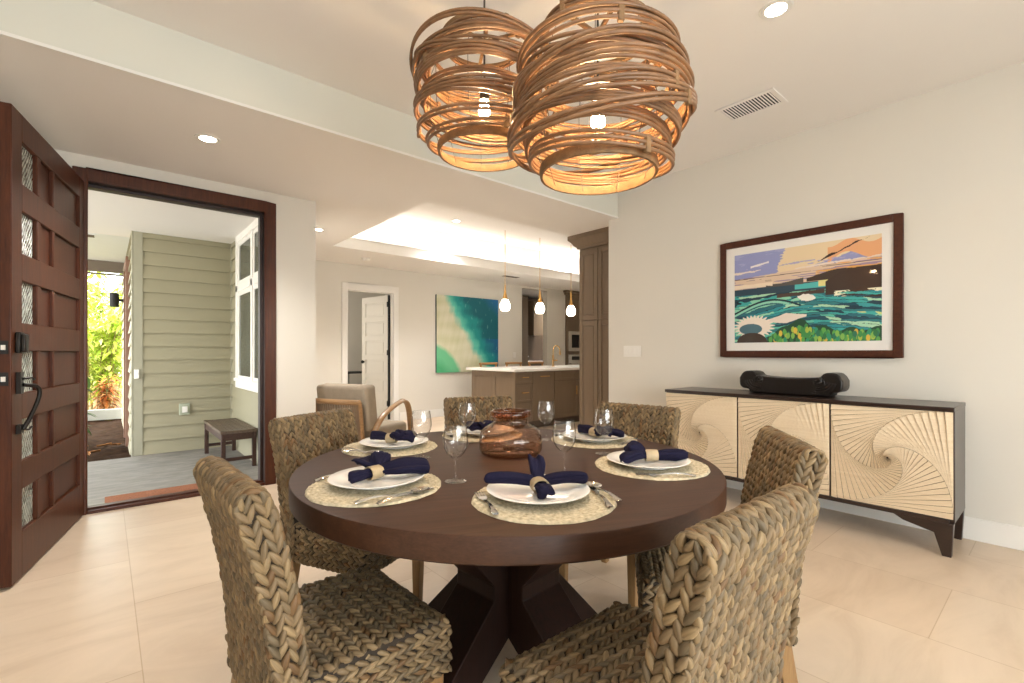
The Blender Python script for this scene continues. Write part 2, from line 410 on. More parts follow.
# ------------------------------------------------------------------ porch and garden outside the front door
def siding(name, x0, x1, y, z0, z1, normal, mat, label, exp=.16):
    """lap boards; normal: '-y' or '-x' facing, boards in one wall"""
    b = B(); z = z0
    while z < z1:
        t = min(z + exp, z1)
        if normal == '-y': b.prism([(y, z), (y - .030, z), (y - .006, t), (y, t)], x0, x1, 'yz')
        else: b.prism([(y, z), (y - .030, z), (y - .006, t), (y, t)], x0, x1, 'xz')
        z = t
    if normal == '-y': b.box(x0, x1, y, y + .1, z0, z1)
    else: b.box(y, y + .1, x0, x1, z0, z1)
    o = b.build(name, mat, smooth=0); struct(o, label, 'wall'); return o
m_sid = plain('sage_siding', '99937a', .6, var=.03, scale=2, bump=.05)
m_sidc = plain('siding_trim', '9c9985', .6, var=.02)
YS = 7.1; XS = 1.272
siding('wall_porch', .33, XS, YS, -.04, 2.66, '-y', m_sid, 'sage green lap siding wall facing the front doorway')
siding('wall_porch_right', YD + .15, YS, XS, -.04, 2.66, '-x', m_sid, 'sage lap siding wall with the white exterior window')
b = B(); b.box(.25, .34, YS - .03, YS + .1, -.04, 2.66); b.box(.235, .25, YS - .03, YS + .07, -.04, 2.66)
b.box(XS - .03, XS - .0, YS - .035, YS, -.04, 2.66)
struct(b.build('trim_7', m_sidc, bevel=.003), 'sage corner boards of the porch siding', 'trim')
siding('wall_porch_wing', YS + .07, 11.0, .255, -.04, 2.66, '-x', m_sid, 'narrow sage siding wall running back to the garden')
b = B(); b.box(.205, .25, YS + .75, YS + .86, -.04, 2.3); b.box(.205, .25, YS + 1.6, YS + 1.7, -.04, 2.3); b.box(.205, .25, YS + .75, YS + 1.7, 2.3, 2.4)
struct(b.build('trim_8', plain('faded_red_trim', '7d5c4b', .6)), 'reddish door trim on the porch wing wall', 'trim')
m_pc = plain('porch_ceiling_paint', 'e2e4e4', .6, var=.01)
b = B(); b.box(-4, XS, YD + .15, 10.3, 2.66, 2.74)
struct(b.build('ceiling_porch', m_pc, smooth=0), 'white porch ceiling outside the front door', 'ceiling')
b = B(); b.box(.34, XS, YS - .045, YS - .02, 2.61, 2.66); b.box(XS - .045, XS - .02, YD + .15, YS - .02, 2.61, 2.66)
struct(b.build('trim_9', m_pc), 'white moulding between porch ceiling and siding', 'trim')
b = B(); b.box(-4, .255, 10.2, 10.35, 2.49, 2.7); b.box(-4, .255, 10.26, 10.29, 2.44, 2.47)
struct(b.build('beam_porch', plain('brown_beam', '6b5f52', .6), smooth=0), 'taupe beam at the garden end of the porch ceiling', 'beam')
t = NT('broom_concrete'); v = t.coords((1, 3, 1), (0, 0, .2)); n1 = t.add('ShaderNodeTexNoise', Scale=5.0, Detail=10.0, Roughness=.7); t.link(v, n1.inputs['Vector'])
t.link(t.ramp(n1.outputs['Fac'], [(.3, lin('6e6b65')), (.7, lin('948f86'))]), t.p.inputs['Base Color']); t.p.inputs['Roughness'].default_value = .75; t.bump(n1.outputs['Fac'], .3, .005)
b = B(); b.box(-4, XS, YD + .1, 7.02, -.2, -.04); b.box(.235, XS, 7.02, 7.2, -.2, -.04)
struct(b.build('floor_porch', t.m, smooth=0), 'grey concrete porch slab outside the front door', 'floor')
# dirt bed: uneven mound mesh
m_dirt = plain('garden_soil', '36261a', .95, var=.4, scale=14, bump=.8, bscale=25, spec=.05)
nx, ny = 60, 90; xs = np.linspace(-5, .25, nx); ys = np.linspace(6.98, 13, ny); V = []
for yv in ys:
    for xv in xs: V.append((xv, yv, -.07 + .05 * mnoise.noise(Vector((xv * 2, yv * 2, 0))) + .03 * mnoise.noise(Vector((xv * 9, yv * 9, 3)))))
F = [(j * nx + i, j * nx + i + 1, (j + 1) * nx + i + 1, (j + 1) * nx + i) for j in range(ny - 1) for i in range(nx - 1)]
struct(mesh_np('ground_garden', V, F, m_dirt), 'dark brown soil bed beside the porch', 'ground')
b = B(); b.box(-5, .25, 11.3, 11.42, -.05, .14)
struct(b.build('wall_garden', plain('garden_curb_paint', '96968c', .7), bevel=.01), 'low pale garden curb wall behind the soil bed', 'wall')
b = B(); b.box(-14, 14, 11.42, 30, -.12, .02)
struct(b.build('ground_back', plain('leaf_litter', '7a6a3c', .95, var=.4, scale=9, bump=.6), smooth=0), 'leafy ground under the bamboo behind the curb', 'ground')

# white double window on the porch's right wall
def add_window():
    w = thing('window_1', 'white framed double window on the porch siding', 'window', (0, 0, 0), kind='structure')
    x = XS - .022; y0, y1, z0, z1 = 5.0, 6.66, .84, 2.52
    b = B(); cw = .1
    b.box(x - .03, x, y0, y1, z0 - .1, z0); b.box(x - .03, x, y0, y1, z1 - .02, z1 + .09)
    b.box(x - .03, x, y0, y0 + cw, z0, z1); b.box(x - .03, x, y1 - cw, y1, z0, z1)
    ym = (y0 + y1) / 2; b.box(x - .03, x, ym - .04, ym + .04, z0, z1)
    b.box(x - .03, x, y0, y1, 1.9, 1.98); b.box(x - .045, x, y0 - .03, y1 + .03, z0 - .02, z0 + .015)
    b.build('window_frame', m_white, w, bevel=.004)
    dk = plain('window_dark_glass', '4d5048', .05, var=.3, scale=3)
    for (a0, a1) in ((y0 + cw, ym - .04), (ym + .04, y1 - cw)):
        for (c0, c1) in ((z0, 1.9), (1.98, z1 - .02)):
            s = B(); g_ = .05
            s.box(x - .018, x - .004, a0, a0 + g_, c0, c1); s.box(x - .018, x - .004, a1 - g_, a1, c0, c1)
            s.box(x - .018, x - .004, a0 + g_, a1 - g_, c0, c0 + g_); s.box(x - .018, x - .004, a0 + g_, a1 - g_, c1 - g_, c1)
            so = s.build('sash', m_white, w, bevel=.002)
            B().box(x - .010, x - .004, a0 + g_, a1 - g_, c0 + g_, c1 - g_).build('pane', dk, so)
add_window()
b = B(); b.box(.69, .80, YS - .05, YS - .022, .40, .54)
o = b.build('outlet_box', plain('sage_outlet_plate', 'a3a893', .5), bevel=.006); tag(o, 'weatherproof outlet box low on the sage siding', 'outlet')
B().box(.72, .775, YS - .062, YS - .05, .43, .505).build('outlet_cover', m_outlet, o, bevel=.004)
b = B(); b.box(.26, .305, YS - .055, YS - .03, .86, .97); o = b.build('doorbell', m_outlet, bevel=.005)
tag(o, 'small white doorbell unit on the sage corner board', 'doorbell')
B().cyl((0, 0), .009, 0, .006, 12, Matrix.Translation((.282, YS - .055, .93)) @ Matrix.Rotation(PI / 2, 4, 'X')).build('button', m_steel, o)
t = thing('wall_sconce', 'black cylinder wall light on the porch wing wall', 'light', (.235, 9.0, 1.93))
b = B(); b.lathe([(.05, -.1), (.055, -.1), (.055, .1), (.05, .1)], 20, Matrix.Translation((-.13, 0, 0))); b.build('lamp_body', m_blackmatte, t)
b = B(); b.box(-.08, 0, -.015, .015, -.02, .02); b.box(-.012, 0, -.05, .05, -.06, .06); b.build('bracket', m_blackmatte, t)
b = B(); b.box(-.28, -.08, 8.0, 8.2, 2.652, 2.66); o = b.build('porch_vent', m_pc); tag(o, 'small white square vent in the porch ceiling', 'vent')
for k in range(5): B().box(-.26, -.1, 8.02 + k * .035, 8.035 + k * .035, 2.647, 2.652).build('slat', m_cabd, o)
# door mat
b = B(); b.box(0, 1.0, 4.78, 5.13, -.04, -.018); o = b.build('door_mat', plain('coir_mat', '8a5230', .95, var=.3, scale=60, bump=.8, bscale=300), bevel=.004)
tag(o, 'brown coir door mat on the porch by the threshold', 'mat')
# porch bench
t = thing('porch_bench', 'low dark slatted wooden bench against the porch siding', 'bench', (0, 0, -.04))
m_bench = wood('dark_teak', '2b1913', '4d3024', 'y', rough=.5, coat=.1)
bx0, bx1, by0, by1, bz = .90, 1.235, 5.62, 6.72, .395
m_top = wood('weathered_teak', '4d3f34', '6f5d4c', 'y', rough=.5, coat=.15)
b = B()
b.box(bx0, bx1, by0, by0 + .05, bz - .03, bz); b.box(bx0, bx1, by1 - .05, by1, bz - .03, bz); b.box(bx0, bx0 + .035, by0, by1, bz - .03, bz); b.box(bx1 - .035, bx1, by0, by1, bz - .03, bz)
ym = (by0 + by1) / 2; b.box(bx0, bx1, ym - .02, ym + .02, bz - .03, bz - .001)
n = 6
for k in range(n):
    a0 = bx0 + .035 + (bx1 - bx0 - .07) * k / n; b.box(a0 + .003, a0 + (bx1 - bx0 - .07) / n - .003, by0 + .05, by1 - .05, bz - .022, bz - .002)
b.build('bench_top', m_top, t, bevel=.002)
b = B(); b.box(bx0 + .01, bx1 - .01, by0 + .01, by0 + .03, bz - .1, bz - .03); b.box(bx0 + .01, bx1 - .01, by1 - .03, by1 - .01, bz - .1, bz - .03)
b.box(bx0 + .01, bx0 + .03, by0, by1, bz - .1, bz - .03); b.box(bx1 - .03, bx1 - .01, by0, by1, bz - .1, bz - .03); b.build('apron', m_bench, t, bevel=.002)
for x_ in (bx0 + .005, bx1 - .045):
    for y_ in (by0 + .005, by1 - .045): B().box(x_, x_ + .04, y_, y_ + .04, 0, bz - .03).build('leg', m_bench, t, bevel=.002)
for y_ in (by0 + .012, by1 - .035): B().box(bx0 + .02, bx1 - .02, y_, y_ + .023, .08, .115).build('stretcher', m_bench, t, bevel=.002)

# garden plants
def leafy(name, label, loc, n, h, spread, leaf, cols, group, seed, stems=9, droop=.4, stemcol='6a6a34'):
    rg = random.Random(seed); root = thing(name, label, 'plant', loc, group=group)
    V = []; F = []; C = []; st = B()
    sp = []
    for k in range(stems):
        a = rg.uniform(0, 2 * PI); r0 = rg.uniform(0, spread * .35); r1 = r0 + rg.uniform(0, spread * .7); hh = h * rg.uniform(.65, 1)
        p0 = Vector((r0 * math.cos(a), r0 * math.sin(a), 0)); p1 = Vector((r1 * math.cos(a), r1 * math.sin(a), hh)); mid = (p0 + p1) / 2 + Vector((rg.uniform(-.1, .1), rg.uniform(-.1, .1), .1 * h))
        pts = [p0.lerp(mid, s).lerp(mid.lerp(p1, s), s) for s in [i / 7 for i in range(8)]]
        st.tube(pts, .012, 6, rads=[.014 * (1 - .6 * i / 7) for i in range(8)]); sp.append(pts)
    for k in range(n):
        pts = rg.choice(sp); s = rg.uniform(.12, 1) * 7; i = min(6, int(s)); p = pts[i].lerp(pts[i + 1], s - i)
        a = rg.uniform(0, 2 * PI); e = rg.uniform(-.5, .8); L = leaf * rg.uniform(.6, 1.3); w_ = L * rg.uniform(.10, .17)
        d = Vector((math.cos(a) * math.cos(e), math.sin(a) * math.cos(e), math.sin(e))); sd = d.cross(Vector((0, 0, 1))).normalized()
        base_ = p + d * rg.uniform(0, .12); c_ = np.array(l3(rg.choice(cols))) * rg.uniform(.75, 1.2); k0 = len(V)
        for q, (s_, ww) in enumerate(((0, .15), (.35, 1), (.7, .75), (1, .05))):
            cpt = base_ + d * L * s_ + Vector((0, 0, -droop * L * s_ * s_))
            for sg in (-1, 1): V.append(tuple(cpt + sd * sg * w_ * ww + Vector((0, 0, .15 * w_ * ww)))); C.append(c_)
        for q in range(3): F.append((k0 + 2 * q, k0 + 2 * q + 1, k0 + 2 * q + 3, k0 + 2 * q + 2))
    o = mesh_np('foliage', V, F, m_leaf, root, cols=np.array(C)); st.build('stem', plain('stem_' + str(seed), stemcol, .7), root)
    return root
tl = NT('leaf'); at = tl.add('ShaderNodeAttribute', attribute_name='Col'); tl.link(at.outputs['Color'], tl.p.inputs['Base Color'])
tl.p.inputs['Roughness'].default_value = .45
ts = tl.add('ShaderNodeBsdfTranslucent'); tl.link(at.outputs['Color'], ts.inputs[0]); mx = tl.add('ShaderNodeMixShader'); mx.inputs[0].default_value = .45
tl.link(tl.p.outputs[0], mx.inputs[1]); tl.link(ts.outputs[0], mx.inputs[2]); tl.link(mx.outputs[0], tl.out.inputs[0]); m_leaf = tl.m
gy = ['c8d060', 'a4b83c', 'dde08a', '8aa52e', 'b6c650']; gd = ['35552a', '4a6c34', '2c4a26', '5d7c3e']; gt = ['c8884a', 'b5652e', 'd9a36a', '8c5a30']
pl = [('tall bright bamboo clump nearest behind the garden curb', (-.15, 12.75, .02), 1900, 2.6, .75, .2, gy, 12),
      ('airy bamboo clump in the middle distance of the garden', (.0, 14.9, .02), 1700, 3.3, .9, .24, gy, 12),
      ('tall bright bamboo clump seen beside the open door edge', (-1.9, 13.3, .02), 1400, 3.0, .8, .22, gy, 12),
      ('airy bamboo clump furthest back in the garden', (-.1, 17.6, .02), 1500, 4.0, 1.2, .3, gy, 10)]
for k, (lb, loc, n, h_, s_, lf, cs, ns) in enumerate(pl): leafy('bamboo_clump', lb, loc, n, h_, s_, lf, cs, 'bamboo behind the garden curb', 20 + k, ns, stemcol='8a7a4a')
leafy('leafy_shrub', 'small dark green shrub growing in the soil bed', (-.42, 8.6, -.07), 260, .95, .42, .15, gd, 'shrubs in the garden', 41, 7)
leafy('russet_shrub', 'low russet leaved shrub right behind the garden curb', (.02, 11.86, .02), 420, .75, .22, .14, gt, 'shrubs in the garden', 42, 9)
leafy('leafy_shrub', 'mid green shrub behind the curb in front of the bamboo', (-.62, 11.86, .02), 420, 1.0, .22, .14, gd + gt, 'shrubs in the garden', 44, 9)
for k in range(14):
    rg = random.Random(90 + k); x_, y_ = rg.uniform(-.5, .15), rg.uniform(7.15, 8.6); a = rg.uniform(0, 6.28); L = rg.uniform(.05, .09)
    V = []; F = []
    for q in range(5):
        s_ = q / 4; ww = L * .3 * math.sin(PI * (.08 + .84 * s_))
        for sg in (-1, 0, 1): V.append((x_ + math.cos(a) * L * (s_ - .5) * 2 - math.sin(a) * sg * ww, y_ + math.sin(a) * L * (s_ - .5) * 2 + math.cos(a) * sg * ww, -.015 + .02 * abs(sg) + .02 * s_ * s_))
    for q in range(4):
        for u_ in (0, 1): F.append((q * 3 + u_, q * 3 + u_ + 1, q * 3 + u_ + 4, q * 3 + u_ + 3))
    o = mesh_np('fallen_leaf', V, F, plain('dry_leaf_%d' % k, rg.choice(['a2703e', '8b5a2e', 'b98a58']), .8)); tag(o, 'dry tan fallen leaf lying on the dark soil bed', 'leaf', 'fallen leaves on the soil bed')

# ------------------------------------------------------------------ braided water hyacinth weave
class Weave:
    def __init__(s): s.V = []; s.C = []; s.UV = []; s.F = []; s.n = 0
    def pods(s, path, wid, plane, along='path', pitch=.0325, dv=.0245, length=.040, width=.0150, thick=.0088, tilt=27, lift=.0005, flip=1, inset=0.0):
        """path: list of 2-D points; wid=(w0,w1); plane maps (p,q,w)->xyz. Every pod is one plaited strand of the braid."""
        P = np.array(path, float); seg = np.diff(P, axis=0); L = np.hypot(*seg.T); cum = np.r_[0, np.cumsum(L)]; tot = cum[-1]
        Tn = seg / L[:, None]; Nn = np.c_[Tn[:, 1], -Tn[:, 0]] * flip
        vn = np.r_[Nn[:1], (Nn[1:] + Nn[:-1]) / 2, Nn[-1:]]; vn /= np.hypot(*vn.T)[:, None]
        def S(sv, w, n):
            sv = np.clip(sv, 0, tot); i = np.clip(np.searchsorted(cum, sv) - 1, 0, len(L) - 1); t = (sv - cum[i]) / L[i]
            p = P[i] * (1 - t)[..., None] + P[i + 1] * t[..., None]; nn = vn[i] * (1 - t)[..., None] + vn[i + 1] * t[..., None]
            p = p + nn * n[..., None]; return plane(p[..., 0], p[..., 1], w)
        w0, w1 = wid
        if along == 'path': across, run = (w0, w1), (0, tot)
        else: across, run = (0, tot), (w0, w1)
        nc = max(1, round((across[1] - across[0]) / pitch)); pt = (across[1] - across[0]) / nc
        nr = max(1, round((run[1] - run[0]) / dv)); dr_ = (run[1] - run[0]) / nr
        ls = np.array([-1, -.8, -.4, .1, .55, .85, 1.0]); rad = np.array([.12, .62, .98, 1.0, .8, .45, .06]); m = 8
        th = np.arange(m) * 2 * PI / m
        for i in range(nc):
            for j in range(nr):
                for sg in (-1, 1):
                    ca = across[0] + (i + .5) * pt + sg * pt * .25 + rng.normal(0, .0012); cb = run[0] + (j + .5 + (.0 if sg < 0 else .12)) * dr_ + rng.normal(0, .0015)
                    tl_ = R_(tilt) * sg + rng.normal(0, .07); LL = length / 2 * rng.uniform(.92, 1.12); WW = width / 2 * (pt / pitch) * rng.uniform(.9, 1.12); TH = thick * rng.uniform(.8, 1.2)
                    l = np.repeat(ls[:, None], m, 1); r = np.repeat(rad[:, None], m, 1); tt = np.repeat(th[None], len(ls), 0)
                    x = r * np.cos(tt) * WW + .0; y = l * LL; n = lift + r * np.sin(tt) * TH + (.25 - .0) * TH * l * .9
                    a = x * math.cos(tl_) + y * math.sin(tl_); bb = -x * math.sin(tl_) + y * math.cos(tl_)
                    A = ca + a; Bq = cb + bb
                    if along == 'path': X = S(Bq, A, n)
                    else: X = S(A, Bq, n)
                    base = l3('7a664b'); k_ = rng.random()
                    if k_ < .22: base = l3('6a5b45')
                    elif k_ < .40: base = l3('8c7656')
                    elif k_ < .48: base = l3('715639')
                    c = base * rng.uniform(.84, 1.15)
                    s.V.append(np.stack(X, -1).reshape(-1, 3)); s.C.append(np.tile(c, (len(ls) * m, 1)))
                    o1 = rng.uniform(0, 50); s.UV.append(np.stack([tt / (2 * PI) * 7 + o1, l * .5 + o1], -1).reshape(-1, 2))
                    for q in range(len(ls) - 1):
                        k0 = s.n + q * m
                        for h in range(m): s.F.append((k0 + h, k0 + (h + 1) % m, k0 + m + (h + 1) % m, k0 + m + h))
                    s.n += len(ls) * m
    def build(s, name, parent):
        return mesh_np(name, np.concatenate(s.V), s.F, m_weave, parent, cols=np.concatenate(s.C), uvs=np.concatenate(s.UV))
m_weave = attr_mat('water_hyacinth_braid', .55, bump=.7, fib=(1.6, .35, 1), spec=.3)
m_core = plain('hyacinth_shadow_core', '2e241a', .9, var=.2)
m_chairleg = wood('light_ash_leg', '80603a', 'a07c50', 'z', rough=.45, coat=.15)

CW = .438; TB = .075; HB = .885
def bez(pts, n):
    pts = [np.array(p, float) for p in pts]
    def f(t):
        q = pts
        while len(q) > 1: q = [q[i] * (1 - t) + q[i + 1] * t for i in range(len(q) - 1)]
        return q[0]
    return [tuple(f(i / n)) for i in range(n + 1)]
def make_chair(label):
    t = thing('dining_chair', label, 'chair', group='woven chairs around the round table')
    # --- backrest
    cl = bez([(-.205, .30), (-.205, .5), (-.235, .68), (-.285, HB - TB / 2)], 16)
    cl = [np.array(p) for p in cl]
    def off(d, side):
        out = []
        for i, p in enumerate(cl):
            tg_ = cl[min(i + 1, 16)] - cl[max(i - 1, 0)]; tg_ = tg_ / np.hypot(*tg_); nrm = np.array([-tg_[1], tg_[0]]); out.append(tuple(p + nrm * d * side))
        return out
    h = TB / 2 - .007
    back = off(h, 1); front = off(h, -1)
    tp = cl[-1]; tg_ = cl[-1] - cl[-2]; tg_ = tg_ / np.hypot(*tg_); nr_ = np.array([-tg_[1], tg_[0]])
    cap = [tuple(tp + nr_ * h * math.cos(a) + tg_ * h * math.sin(a)) for a in np.linspace(0, PI, 9)]
    prof = back[:-1] + cap + front[::-1][1:]
    W2 = CW / 2 - .007
    core = B(); core.prism(prof, -W2, W2, 'yz')
    wv = Weave(); pl_yz = lambda p, q, w: (w, p, q)
    kf = next(i for i, p in enumerate(cl) if p[1] > .455)
    wpath = back[:-1] + cap + front[::-1][1:len(front) - kf]
    wv.pods(wpath, (-W2 - .004, W2 + .004), pl_yz, 'path', flip=-1)
    for sx in (-1, 1):     # braids running up both edges
        vpath = [tuple(p) for p in cl] + [tuple(cl[-1] + tg_ * .029)]
        def pl_side(p, q, w, sx=sx): return None
        Pz = np.array(vpath)
        wv2p = Pz
        def plane(a_, b_, w, sx=sx):
            return (a_, b_, w)
        # map: run along the centre line, across the panel thickness, outward along x
        L = np.hypot(*np.diff(Pz, axis=0).T); cum = np.r_[0, np.cumsum(L)]
        def mp(p, q, w, sx=sx, cum=cum, Pz=Pz):
            # p = arclength, q = outward offset, w = across thickness
            s_ = np.clip(p, 0, cum[-1]); i = np.clip(np.searchsorted(cum, s_) - 1, 0, len(cum) - 2); tt = ((s_ - cum[i]) / (cum[i + 1] - cum[i]))[..., None]
            c_ = Pz[i] * (1 - tt) + Pz[i + 1] * tt; d_ = (Pz[i + 1] - Pz[i]) / (cum[i + 1] - cum[i])[..., None]
            nn = np.stack([-d_[..., 1], d_[..., 0]], -1); w = w * np.sqrt(np.clip(1 - (np.maximum(0, s_ - cum[-1] + .034) / .040) ** 2, .12, 1)); c_ = c_ + nn * w[..., None]
            return (sx * (W2 + q), c_[..., 0], c_[..., 1])
        wv.pods([(0, 0), (cum[-1], 0)], (-h - .003, h + .003), mp, 'path', pitch=.036, dv=.0275, length=.046, width=.0182, thick=.0090, flip=-1, lift=.001)
    bo = wv.build('backrest', t); core.build('backrest_core', m_core, bo, smooth=30)
    # --- seat
    r = .03; y0, y1, z0, z1 = -.19, .20, .30, .452; S2 = CW / 2 - .007
    arc = [(y1 - .007 - r + r * math.sin(a), z1 - .007 - r + r * math.cos(a)) for a in np.linspace(0, PI / 2, 6)]
    path = [(y0, z1 - .007 + .0)] + [(y, z1 - .007 + .008 * math.sin(PI * (y - y0) / (y1 - y0))) for y in np.linspace(y0 + .03, y1 - .06, 6)] + arc + [(y1 - .007, z0)]
    core = B(); core.prism([(y0, z0)] + path, -S2, S2, 'yz')
    ws = Weave()
    ws.pods(path, (-S2 - .002, S2 + .002), lambda p, q, w: (w, p, q), 'width', pitch=.0335, dv=.0255, flip=-1)
    for sx in (-1, 1):
        arc2 = [(S2 - .02 + .02 * math.sin(a), z1 - .027 + .02 * math.cos(a)) for a in np.linspace(.15, PI / 2, 5)]
        ws.pods(arc2 + [(S2, z0)], (y0 + .02, y1 - .012), (lambda p, q, w, sx=sx: (sx * p, w, q)), 'width', pitch=.0335, dv=.0255, flip=-1)
    so = ws.build('seat', t); core.build('seat_core', m_core, so, smooth=30)
    for sx in (-1, 1):
        B().bar((sx * (S2 - .028), y1 - .04, .32), (sx * (S2 - .03), y1 - .042, 0), .046, .046, up=(0, 1, 0), w2=.032, h2=.032).build('leg', m_chairleg, t, bevel=.003)
        B().bar((sx * (S2 - .028), -.205, .32), (sx * (S2 - .03), -.262, 0), .046, .046, up=(0, 1, 0), w2=.032, h2=.034).build('leg', m_chairleg, t, bevel=.003)
    return t
CH = [  # back-top centre, facing azimuth, label
    ((.222, 1.285), 2, 'woven chair left of the table nearest the camera, its seat front fully visible'),
    ((.735, 2.262), -64, 'woven chair at the left back of the table, just right of the doorway'),
    ((1.80, 2.43), -107, 'woven chair at the back of the table in front of the kitchen island'),
    ((2.17, 1.50), 190, 'woven chair at the back right of the table, left of the sideboard'),
    ((1.735, .610), 127, 'woven chair right of the table in front of the middle sideboard door'),
    ((.900, .372), 89, 'woven chair nearest the bottom right corner, back turned to the camera')]
proto = None
for (bx, by), az, lb in CH:
    a = R_(az); ox = bx + math.cos(a) * .285; oy = by + math.sin(a) * .285; rz = a - PI / 2
    if proto is None: proto = make_chair(lb); proto.location = (ox, oy, 0); proto.rotation_euler = (0, 0, rz)
    else: dup(proto, (ox, oy, 0), rz, lb)

# ------------------------------------------------------------------ round table
TC = (1.150, 1.365); TR = .746; TZ_ = .76
m_table = wood('walnut_table', '341f13', '482d1d', 'x', rough=.5, coat=.04, freq=7, spec=.3)
m_tableb = wood('walnut_edge', '341f13', '482d1d', 'x', rough=.5, coat=.04, freq=7, spec=.3)
t = thing('dining_table', 'large round dark walnut dining table on crossed beam pedestal', 'table', (*TC, 0), R_(-25))
b = B(); b.lathe([(.001, TZ_ - .068), (TR - .006, TZ_ - .068), (TR, TZ_ - .062), (TR, TZ_ - .005), (TR - .002, TZ_ - .0015), (TR - .006, TZ_), (.001, TZ_)], 160)
b.build('tabletop', m_table, t, smooth=30)
m_ped = wood('dark_espresso_pedestal', '1c0f0a', '2d1810', 'z', rough=.55, coat=.0, spec=.2)
for k in range(4):
    a = R_(5 + 25 + 90 * k); c_, s_ = math.cos(a), math.sin(a)
    w = .10; R1, R0 = .49, .44
    # leg in the radial plane: from the floor outwards, pinched at the middle, outwards again under the top
    prof = [(R1, 0), (R1 - .17, 0), (.0, .25), (.0, .42), (R0 - .20, TZ_ - .068), (R0, TZ_ - .068), (.165, .375), (.165, .325)]
    b = B(); M = Matrix(((c_, -s_, 0, 0), (s_, c_, 0, 0), (0, 0, 1, 0), (0, 0, 0, 1)))
    b.prism(prof, -w, w, 'xz', M); b.build('pedestal_leg', m_ped, t, bevel=.004)

# ------------------------------------------------------------------ place settings
m_navy = plain('navy_linen', '1d1b30', .85, var=.12, scale=30, bump=.35, bscale=900, spec=.12)
m_ring = plain('cream_shell_ring', 'a99778', .35, var=.12, scale=25, bump=.2, bscale=120)
m_plate = plain('white_porcelain', 'f0efec', .12, var=.003, coat=.4)
m_mat = attr_mat('seagrass_placemat', .85, bump=.6, fib=(1, 1, 1), spec=.15)
def make_mat():
    V = []; C = []; UV = []; F = []; nr, na = 44, 220; Rm = .195
    ph = rng.uniform(0, 6.28, nr)
    for j in range(nr + 1):
        r = .004 + (Rm - .004) * j / nr; ring = (j / nr) * 13
        for i in range(na):
            a = 2 * PI * i / na; fr = ring % 1
            n0 = mnoise.noise(Vector((a * 18, int(ring) * 3.1, 2)))
            z = .0052 + (.0018 + .0016 * n0) * math.sin(PI * fr) + .0016 * math.sin(a * r * 260 + int(ring) * 2.3 + fr * 3) * math.sin(PI * fr) + .0008 * mnoise.noise(Vector((r * 300 * math.cos(a), r * 300 * math.sin(a), 0)))
            rr = r * (1 + (.006 * math.sin(7 * a) + .004 * math.sin(19 * a) if j > nr - 3 else 0))
            if j == nr: z = .001
            V.append((rr * math.cos(a), rr * math.sin(a), z))
            n_ = mnoise.noise(Vector((r * 90 * math.cos(a), r * 90 * math.sin(a), 5))) * .5 + mnoise.noise(Vector((a * 40, ring * 1.3, 1))) * .4
            c = l3('c9bea4') * (1 + .5 * n_); 
            if n_ > .35: c = c * .55 + l3('e4dcc6') * .45
            if n_ < -.35: c = c * .6 + l3('8a7a58') * .4
            C.append(c); UV.append((a * 12, r * 120))
    for j in range(nr):
        for i in range(na): F.append((j * na + i, j * na + (i + 1) % na, (j + 1) * na + (i + 1) % na, (j + 1) * na + i))
    return mesh_np('placemat', V, F, m_mat, cols=np.array(C), uvs=UV)
def make_plate():
    b = B(); b.caps = False
    b.lathe([(.001, .003), (.075, .003), (.08, .0), (.084, .0), (.086, .004), (.115, .011), (.1395, .0185), (.1415, .0205), (.140, .0215), (.115, .0155), (.092, .0095), (.085, .0075), (.001, .0068)], 72)
    return b.build('plate', m_plate, smooth=60)
def make_ring():
    b = B(); r0, r1, L = .0225, .0250, .021
    b.lathe([(r0, -L), (r1, -L), (r1 + .001, 0), (r1, L), (r0, L), (r0 - .0005, 0)], 36, Matrix.Rotation(PI / 2, 4, 'Y') @ Matrix.Diagonal((.8, 1, 1, 1)), close=True)
    return b.build('napkin_ring', m_ring, smooth=50)
